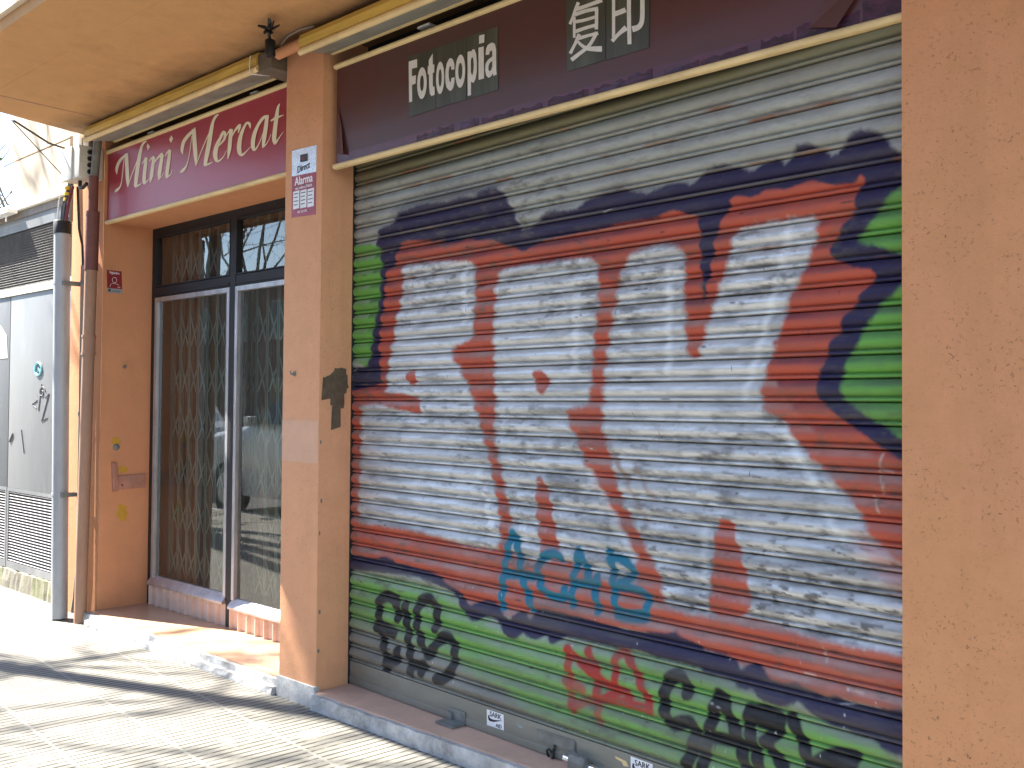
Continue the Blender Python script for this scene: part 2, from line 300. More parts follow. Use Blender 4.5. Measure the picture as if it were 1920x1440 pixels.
GRAF_POLY={'navy_top':[[-0.0229,1.5501],[0.0194,1.5637],[0.017,1.6867],[0.1371,1.6894],[0.1493,1.7643],[0.1343,1.8375],[0.1463,1.9257],[0.1537,2.014],[0.1433,2.0875],[0.1823,2.1728],[0.2028,2.2778],[0.2059,2.3498],[0.2452,2.3796],[0.3322,2.379],[0.357,2.4282],[0.4575,2.4403],[0.579,2.4486],[0.6962,2.444],[0.7944,2.4321],[0.8458,2.4488],[0.9396,2.4227],[0.9744,2.4531],[1.0776,2.4535],[1.125,2.4159],[1.1686,2.3541],[1.2017,2.2969],[1.2248,2.2552],[1.2441,2.2391],[1.3194,2.2655],[1.3684,2.2901],[1.4197,2.3007],[1.4791,2.288],[1.5571,2.2922],[1.6133,2.3202],[1.6848,2.3305],[1.7754,2.3434],[1.8276,2.3148],[1.9285,2.2953],[1.9942,2.3247],[2.0653,2.3171],[2.1049,2.2934],[2.1502,2.3396],[2.2082,2.3543],[2.2905,2.3326],[2.3535,2.3016],[2.3843,2.3309],[2.4448,2.3327],[2.4823,2.3029],[2.5036,2.3594],[2.5459,2.3637],[2.6022,2.3409],[2.6516,2.2923],[2.6786,2.3521],[2.7246,2.3718],[2.7833,2.36],[2.8136,2.326],[2.8452,2.2856],[2.8763,2.2636],[2.8781,1.2865],[2.8522,1.3251],[2.774,1.362],[2.524,1.4387],[2.3236,1.7989],[1.2994,2.0821],[0.4372,1.9087],[0.3592,1.5491]],
'navy_mist':[[0.323,2.4145],[0.3647,2.4743],[0.5898,2.5178],[0.7822,2.5124],[0.9278,2.5131],[1.0838,2.4992],[1.135,2.4098],[0.9646,2.3999],[0.5916,2.4038]],
'navy_mist2':[[1.5937,2.3125],[1.6764,2.3591],[1.77,2.369],[1.8351,2.334],[1.9602,2.3341],[1.8987,2.2939],[1.7307,2.3049]],
'green_left':[[-0.0382,2.3185],[0.0045,2.3247],[0.1888,2.3089],[0.2517,2.2644],[0.2427,2.0262],[0.2003,1.9225],[0.1799,1.8167],[0.1678,1.7422],[0.1372,1.684],[0.091,1.7067],[0.0163,1.7196],[-0.0262,1.7152]],
'green_up':[[2.8762,2.1779],[2.8598,2.1707],[2.8017,2.1239],[2.766,2.0677],[2.721,2.0349],[2.728,2.0174],[2.7505,2.0065],[2.7931,1.9983],[2.8514,1.9706],[2.8759,1.9632]],
'green_low':[[2.8757,1.8874],[2.8595,1.8759],[2.8381,1.8404],[2.7947,1.8223],[2.7794,1.7806],[2.7348,1.7401],[2.7313,1.7003],[2.691,1.6667],[2.6892,1.6265],[2.6679,1.5848],[2.6715,1.5343],[2.6786,1.5276],[2.7173,1.5043],[2.7673,1.4652],[2.8211,1.4401],[2.8507,1.4182],[2.875,1.4109]],
'green_bottom':[[-0.0284,0.6326],[0.019,0.6252],[0.289,0.6554],[0.6183,0.6543],[0.8449,0.6262],[1.1887,0.5314],[1.6076,0.5628],[1.9693,0.5899],[2.3268,0.55],[2.6358,0.4989],[2.8737,0.4694],[2.8733,0.2411],[2.4287,0.2043],[2.1113,0.2228],[1.8732,0.2367],[1.6103,0.2273],[1.3181,0.2365],[1.0928,0.3028],[0.8122,0.3463],[0.4622,0.3922],[0.1612,0.4],[-0.0235,0.3882]],
'orange':[[-0.0471,1.564],[0.0193,1.5691],[0.184,1.5922],[0.259,1.6074],[0.2631,1.6205],[0.24,1.6896],[0.2478,1.7424],[0.2338,1.7879],[0.25,1.8667],[0.2487,1.9383],[0.2741,1.9895],[0.2731,2.0425],[0.2853,2.0943],[0.2844,2.1472],[0.3612,2.1819],[0.377,2.2507],[0.4184,2.2928],[0.5935,2.2773],[0.6991,2.245],[0.823,2.2332],[0.8954,2.2537],[0.9773,2.225],[1.0463,2.2286],[1.1275,2.1913],[1.1933,2.1769],[1.2578,2.1471],[1.2986,2.1651],[1.3602,2.1869],[1.4712,2.1891],[1.6143,2.193],[1.758,2.2018],[1.9438,2.2016],[1.9584,2.2075],[2.0423,2.2156],[2.0775,2.1952],[2.1259,2.1847],[2.1352,2.1338],[2.1403,1.9902],[2.1518,1.9246],[2.1454,1.8548],[2.1653,1.9235],[2.1807,1.9864],[2.2025,2.0971],[2.2264,2.1504],[2.2588,2.1945],[2.2673,2.2212],[2.2908,2.2288],[2.362,2.2145],[2.4149,2.2371],[2.4824,2.2195],[2.5173,2.2282],[2.5611,2.2439],[2.6096,2.2222],[2.6571,2.2061],[2.721,2.201],[2.735,2.2272],[2.7506,2.2129],[2.7315,2.1943],[2.721,2.1741],[2.714,2.1113],[2.6715,2.0731],[2.6553,2.0428],[2.6335,2.0129],[2.6372,1.975],[2.6643,1.9654],[2.7245,1.9375],[2.7829,1.9253],[2.7727,1.8866],[2.7244,1.8523],[2.7209,1.8225],[2.6715,1.7871],[2.6643,1.7368],[2.6245,1.7063],[2.6209,1.6502],[2.5896,1.6116],[2.5841,1.5464],[2.5915,1.5241],[2.6337,1.497],[2.6608,1.4702],[2.7243,1.4313],[2.7741,1.3981],[2.8043,1.3747],[2.8522,1.3508],[2.883,1.3378],[2.8818,0.5817],[2.8036,0.5923],[2.6891,0.591],[2.5249,0.5751],[2.2827,0.6349],[1.9689,0.6673],[1.6781,0.6577],[1.3235,0.6141],[0.917,0.6017],[0.7629,0.6913],[0.5055,0.7343],[0.2396,0.7328],[-0.0301,0.7197]],
'navy_low':[[-0.0305,0.7388],[0.0356,0.7328],[0.2394,0.7433],[0.3086,0.767],[0.377,0.7544],[0.3899,0.7379],[0.5055,0.7343],[0.7212,0.7197],[0.7629,0.6913],[0.8514,0.6772],[0.8662,0.6555],[0.9168,0.6134],[0.9763,0.6341],[1.0243,0.6575],[1.0954,0.6498],[1.1421,0.6161],[1.1848,0.5914],[1.2071,0.6196],[1.2419,0.6408],[1.2736,0.6325],[1.3081,0.6116],[1.3231,0.6535],[1.3688,0.6715],[1.4641,0.6756],[1.5816,0.671],[1.678,0.6659],[1.8252,0.6523],[1.9374,0.6736],[1.9976,0.6801],[2.033,0.6938],[2.0657,0.6785],[2.141,0.6655],[2.1568,0.6479],[2.214,0.6529],[2.2784,0.6413],[2.2953,0.6265],[2.3121,0.6063],[2.3328,0.6302],[2.3616,0.6465],[2.396,0.632],[2.4081,0.6185],[2.432,0.5953],[2.4809,0.5985],[2.4982,0.6073],[2.5211,0.6104],[2.5363,0.605],[2.5606,0.5965],[2.5848,0.5949],[2.6231,0.5797],[2.634,0.5888],[2.6555,0.5968],[2.6891,0.591],[2.7463,0.5825],[2.8036,0.5923],[2.8819,0.6053],[2.8817,0.4636],[2.8511,0.4666],[2.8085,0.4651],[2.7835,0.4876],[2.7325,0.4879],[2.6803,0.4997],[2.6394,0.4964],[2.5644,0.5225],[2.5514,0.5382],[2.5231,0.5507],[2.4945,0.5322],[2.4713,0.5201],[2.3821,0.5193],[2.3597,0.5482],[2.306,0.5438],[2.2574,0.568],[2.1526,0.5595],[2.1346,0.5839],[2.0406,0.5805],[1.9694,0.5802],[1.8711,0.591],[1.7715,0.5826],[1.6786,0.5798],[1.5824,0.5812],[1.4854,0.5746],[1.4448,0.5375],[1.4122,0.5402],[1.3909,0.5666],[1.3488,0.5397],[1.2964,0.5414],[1.2587,0.5547],[1.2305,0.5231],[1.1857,0.5107],[1.1298,0.5438],[1.0828,0.5838],[1.0252,0.586],[0.9773,0.5551],[0.9283,0.5494],[0.878,0.5838],[0.8522,0.6202],[0.8004,0.6628],[0.6722,0.679],[0.5623,0.6989],[0.3187,0.68],[0.088,0.6637],[-0.0288,0.6517]],
'silver_a':[[0.4122,2.1613],[0.4741,2.1758],[0.7003,2.1581],[0.8607,2.1492],[0.9434,2.1241],[0.9409,2.0387],[0.9354,1.9202],[0.9296,1.8158],[0.9015,1.7861],[0.8035,1.7733],[0.7742,1.7428],[0.8045,1.7005],[0.8418,1.6609],[0.8933,1.5953],[0.9298,1.5309],[0.9517,1.4695],[0.9733,1.4274],[1.0019,1.3624],[1.0337,1.2912],[1.0586,1.1951],[1.0899,1.1165],[1.1006,1.0553],[1.1147,0.9925],[1.109,0.912],[1.1026,0.8838],[0.9241,0.8758],[0.6688,0.9069],[0.3869,0.9148],[0.0971,0.9062],[0.0828,0.9345],[0.0838,1.1204],[0.0986,1.3098],[0.0876,1.4012],[0.1047,1.4689],[0.0814,1.4876],[0.1541,1.5041],[0.2734,1.5362],[0.3033,1.5623],[0.306,1.654],[0.3222,1.7138],[0.3426,1.7759],[0.3672,1.827],[0.3658,1.9129],[0.407,1.97],[0.4143,2.0316],[0.4341,2.0972]],
'tongue':[[0.0195,1.5582],[0.3033,1.5623],[0.4014,1.5541],[0.525,1.541],[0.5534,1.5233],[0.578,1.4807],[0.5545,1.4553],[0.4026,1.4793],[0.2168,1.5044],[0.0209,1.4872]],
'dot_a':[[0.466,1.6638],[0.5149,1.6679],[0.5397,1.6294],[0.5242,1.5942],[0.4836,1.5895],[0.4543,1.6205]],
'silver_b':[[1.0956,2.0627],[1.1221,2.0833],[1.1715,2.0878],[1.4217,2.0855],[1.5955,2.0849],[1.6429,2.0695],[1.6571,2.0115],[1.6579,1.9067],[1.6474,1.8383],[1.6344,1.7341],[1.627,1.6294],[1.6193,1.5393],[1.6001,1.5035],[1.515,1.4967],[1.492,1.4815],[1.4982,1.4365],[1.5187,1.407],[1.5563,1.357],[1.5878,1.2906],[1.6162,1.2354],[1.6551,1.1794],[1.7043,1.1169],[1.7499,1.0574],[1.7946,1.0131],[1.8309,0.9608],[1.8517,0.8894],[1.852,0.8298],[1.7356,0.8361],[1.6604,0.8466],[1.5688,0.8704],[1.5001,0.8833],[1.3365,0.8572],[1.2648,0.8707],[1.1849,0.8749],[1.1742,0.9573],[1.1933,0.993],[1.1864,1.0307],[1.1628,1.1058],[1.1357,1.1836],[1.1116,1.2623],[1.0805,1.3416],[1.0789,1.4777],[1.0891,1.4709],[1.0779,1.5633],[1.0684,1.7953],[1.0734,1.9484],[1.0826,2.0267]],
'stroke_b':[[1.3482,1.2205],[1.3851,1.1832],[1.4065,1.1389],[1.4282,1.0518],[1.4496,0.9783],[1.462,0.913],[1.4711,0.8755],[1.3638,0.8779],[1.3476,0.968],[1.3343,1.0744],[1.3275,1.1421],[1.3332,1.1822]],
'dot_b':[[1.3101,1.642],[1.3562,1.6521],[1.4021,1.6161],[1.3905,1.5681],[1.3665,1.5397],[1.3263,1.5686],[1.3073,1.6087]],
'silver_c':[[1.7879,2.0322],[1.8162,2.0742],[1.9023,2.091],[1.9808,2.098],[2.0571,2.068],[2.0714,2.0123],[2.0624,1.932],[2.0674,1.8601],[2.0725,1.7519],[2.0798,1.6786],[2.128,1.6695],[2.1526,1.7256],[2.1769,1.8037],[2.2098,1.8861],[2.2358,1.9531],[2.2593,2.0215],[2.2742,2.0755],[2.2911,2.1142],[2.3684,2.119],[2.4962,2.1219],[2.5893,2.1164],[2.5819,2.0516],[2.5613,2.0019],[2.5406,1.9518],[2.5042,1.8955],[2.4829,1.8514],[2.4674,1.7994],[2.4458,1.7474],[2.424,1.6877],[2.4,1.6348],[2.3859,1.5758],[2.3779,1.5399],[2.3841,1.5076],[2.4204,1.4757],[2.4855,1.4257],[2.5068,1.3895],[2.5544,1.3462],[2.588,1.3168],[2.6283,1.2833],[2.6536,1.2477],[2.698,1.214],[2.7242,1.1747],[2.7483,1.1356],[2.7671,1.0949],[2.8223,1.0604],[2.8825,1.0086],[2.8821,0.7664],[2.8515,0.7669],[2.6662,0.7655],[2.5342,0.7727],[2.4277,0.786],[2.3489,0.7962],[2.163,0.7701],[1.9971,0.7784],[1.985,0.8113],[1.9677,0.8963],[1.936,0.9255],[1.9012,0.9824],[1.8659,1.0342],[1.8301,1.0868],[1.7938,1.1382],[1.7673,1.2011],[1.7486,1.255],[1.7296,1.3114],[1.7106,1.3682],[1.686,1.4108],[1.691,1.475],[1.6883,1.4771],[1.6905,1.5392],[1.7007,1.6281],[1.716,1.731],[1.742,1.8328],[1.7598,1.9343],[1.7777,2.0005]],
'stroke_c':[[2.2255,1.1194],[2.277,1.1112],[2.2878,1.052],[2.3111,0.9891],[2.3342,0.9144],[2.353,0.7933],[2.1763,0.7648],[2.1826,0.8531],[2.1954,0.9756],[2.1995,1.0503],[2.2103,1.0884]],
'drip_orange':[[2.7067,1.1102],[2.7755,1.1007],[2.8825,1.0324],[2.8824,0.9373],[2.7923,0.9727]]}
GRAF_STROKE=[['teal',0.0219,[[1.1969,0.9596],[1.1715,0.9118],[1.1529,0.826],[1.1372,0.7559],[1.1315,0.6802],[1.1352,0.6422]]],
['teal',0.0213,[[1.2034,0.9557],[1.2231,0.9107],[1.2397,0.8522],[1.2499,0.791],[1.2724,0.7452],[1.2916,0.7037],[1.3107,0.6625]]],
['teal',0.0214,[[1.1436,0.7795],[1.2403,0.792],[1.3124,0.7948]]],
['teal',0.0204,[[1.471,0.8905],[1.4326,0.9011],[1.3819,0.8866],[1.3488,0.8499],[1.3492,0.804],[1.368,0.7541],[1.4133,0.7324],[1.4636,0.729],[1.4985,0.7405],[1.4925,0.7652]]],
['teal',0.0197,[[1.5627,0.9265],[1.5602,0.8841],[1.5437,0.8188],[1.5357,0.7565],[1.536,0.7143]]],
['teal',0.0192,[[1.5627,0.9223],[1.5967,0.8885],[1.6193,0.8392],[1.6472,0.7828],[1.6666,0.7382],[1.6669,0.7073]]],
['teal',0.0193,[[1.541,0.7973],[1.6606,0.8136],[1.6659,0.837]]],
['teal',0.0186,[[1.7216,0.9444],[1.7404,0.9059],[1.7434,0.8554],[1.7491,0.7871],[1.7574,0.7377],[1.7628,0.7122]]],
['teal',0.0183,[[1.7271,0.9165],[1.7718,0.9218],[1.8185,0.9052],[1.8441,0.8845],[1.8188,0.8512],[1.7854,0.8306],[1.7673,0.8201]]],
['teal',0.018,[[1.7725,0.8147],[1.8369,0.8177],[1.8873,0.8109],[1.9122,0.7909],[1.9075,0.7489]]],
['teal',0.0182,[[1.7627,0.7284],[1.8145,0.7204],[1.9001,0.734]]],
['teal',0.0182,[[1.768,0.709],[1.8197,0.7053],[1.8953,0.7155]]],
['black',0.0301,[[0.411,0.4801],[0.4061,0.5227],[0.3888,0.5584],[0.3335,0.5708],[0.2693,0.5406],[0.2571,0.4918],[0.2713,0.4315]]],
['black',0.0303,[[0.241,0.4108],[0.3063,0.4088],[0.3789,0.398]]],
['black',0.0303,[[0.2941,0.3678],[0.3038,0.3048],[0.3262,0.2522],[0.3184,0.2068]]],
['black',0.0297,[[0.3518,0.2494],[0.4019,0.2796],[0.4097,0.3142]]],
['black',0.029,[[0.4679,0.5448],[0.4727,0.5001],[0.49,0.4424],[0.495,0.3804],[0.5082,0.32],[0.513,0.2683],[0.5135,0.2384]]],
['black',0.0285,[[0.5169,0.2791],[0.5847,0.2824],[0.616,0.2911]]],
['black',0.0283,[[0.5927,0.2791],[0.593,0.2544]]],
['black',0.0277,[[0.6905,0.4763],[0.7051,0.5202],[0.6968,0.5676],[0.6696,0.5953],[0.6269,0.6012],[0.5802,0.5744],[0.5571,0.5285],[0.5581,0.4639],[0.5828,0.4085],[0.611,0.3641],[0.6424,0.3454],[0.6729,0.3731],[0.7104,0.4165],[0.7552,0.4486],[0.8035,0.4451],[0.8259,0.4134],[0.8266,0.361],[0.8054,0.3044],[0.7504,0.2572],[0.7016,0.2447]]],
['red',0.0208,[[1.5147,0.5311],[1.5152,0.4762],[1.5242,0.4273],[1.5276,0.3669],[1.5395,0.3002]]],
['red',0.0201,[[1.5176,0.5295],[1.5803,0.4931],[1.6386,0.4734],[1.7012,0.4431],[1.7595,0.429]]],
['red',0.0201,[[1.6188,0.5441],[1.6438,0.5137],[1.6632,0.4783]]],
['red',0.0201,[[1.6082,0.4902],[1.6497,0.4571],[1.6904,0.445]]],
['red',0.02,[[1.6634,0.4435],[1.6666,0.3846],[1.6724,0.3244],[1.6782,0.2828]]],
['red',0.019,[[1.7593,0.4552],[1.7563,0.5111],[1.7665,0.5534],[1.8026,0.5683],[1.8335,0.5422],[1.859,0.5076],[1.8843,0.4616],[1.9093,0.4258],[1.9243,0.3823]]],
['red',0.0196,[[1.5452,0.3078],[1.59,0.3346],[1.6721,0.3694],[1.765,0.3819],[1.8547,0.3861],[1.9194,0.3831]]],
['red',0.0207,[[1.5014,0.4057],[1.5501,0.397],[1.5951,0.3877]]],
['red',0.0194,[[1.7255,0.3893],[1.7596,0.4109],[1.7959,0.4248],[1.8242,0.407]]],
['black',0.0264,[[2.0874,0.482],[2.0849,0.5155],[2.0455,0.5358],[2.0056,0.5046],[1.9893,0.4472],[1.9919,0.3901],[2.0252,0.3577],[2.074,0.377],[2.1083,0.3776],[2.1243,0.3515],[2.1155,0.3063],[2.0998,0.2591],[2.0862,0.2273]]],
['black',0.0254,[[2.2232,0.5059],[2.2038,0.4557],[2.1887,0.3969],[2.1735,0.3359],[2.1604,0.2751],[2.1539,0.2251]]],
['black',0.0246,[[2.2362,0.5014],[2.2535,0.4561],[2.277,0.418],[2.296,0.3775],[2.3129,0.3296],[2.3317,0.2738]]],
['black',0.0249,[[2.1844,0.3552],[2.2708,0.3603],[2.317,0.3594]]],
['black',0.0241,[[2.3435,0.4821],[2.3395,0.433],[2.3499,0.3856],[2.3663,0.3435],[2.3847,0.2883]]],
['black',0.0236,[[2.3456,0.4772],[2.3903,0.4875],[2.4262,0.4853],[2.4558,0.4782],[2.4539,0.4464],[2.4264,0.4135],[2.4025,0.3899]]],
['black',0.0237,[[2.3783,0.4511],[2.4243,0.4515]]],
['black',0.0234,[[2.4145,0.3824],[2.4383,0.3536],[2.4696,0.3237]]],
['black',0.0226,[[2.4983,0.4882],[2.5156,0.4614],[2.5364,0.4271],[2.5496,0.3913],[2.5608,0.3552],[2.5664,0.3296]]],
['black',0.0218,[[2.5849,0.3684],[2.6268,0.4014],[2.668,0.4188],[2.7153,0.4246]]],
['black',0.0217,[[2.5996,0.3555],[2.6538,0.3835],[2.7066,0.3977]]],
['hilite',0.0205,[[0.8687,2.0954],[0.8702,1.9797],[0.8715,1.8835]]],
['hilite',0.0172,[[1.5457,1.9403],[1.544,1.8016],[1.5396,1.6524]]],
['hilite',0.0151,[[2.0005,2.0134],[2.0011,1.8959],[1.9995,1.7396],[1.9977,1.6128]]],
['hilite',0.0132,[[2.4885,2.0893],[2.4553,1.9689],[2.4157,1.8294],[2.3653,1.6699],[2.3159,1.5346]]],
['hilite',0.0143,[[2.1596,1.0799],[2.1577,0.9805],[2.1625,0.8839]]],
['hilite',0.0197,[[0.9794,1.214],[1.0185,1.1277],[1.0436,1.0368],[1.0751,0.9474]]],
['hilite',0.0164,[[1.6161,1.2417],[1.6852,1.1526],[1.7525,1.0658],[1.8438,0.9343]]],
['hilite',0.0186,[[1.2474,1.0204],[1.264,0.944]]],
['hilite',0.0127,[[2.466,1.4375],[2.5241,1.3345],[2.5991,1.2356]]],
['hilite',0.0123,[[2.5991,1.1845],[2.6715,1.0899]]],
['hilite',0.0178,[[1.331,2.0345],[1.4813,2.0383]]],
['brown',0.0091,[[1.724,1.3604],[1.7562,1.2982],[1.8295,1.183],[1.9056,1.0697]]],
['brown',0.0089,[[1.8467,1.2883],[1.8798,1.2262],[1.9347,1.1627]]],
['brown',0.0092,[[1.7509,1.3],[1.8164,1.2224]]],
['drip',0.0036,[[2.8043,1.36],[2.7926,1.3139],[2.8009,1.2737]]],
['drip',0.0036,[[2.8093,1.2742],[2.8025,1.2413]]],
['drip',0.0037,[[2.7756,1.2313],[2.7924,1.1837]]],
['drip',0.0036,[[2.8009,1.3143],[2.8341,1.308]]],
['drip',0.0039,[[2.6085,0.7366],[2.6213,0.6969]]],
['drip',0.0039,[[2.5437,0.6442],[2.581,0.645]]],
['drip',0.0037,[[2.6891,0.6273],[2.7412,0.6221]]]]
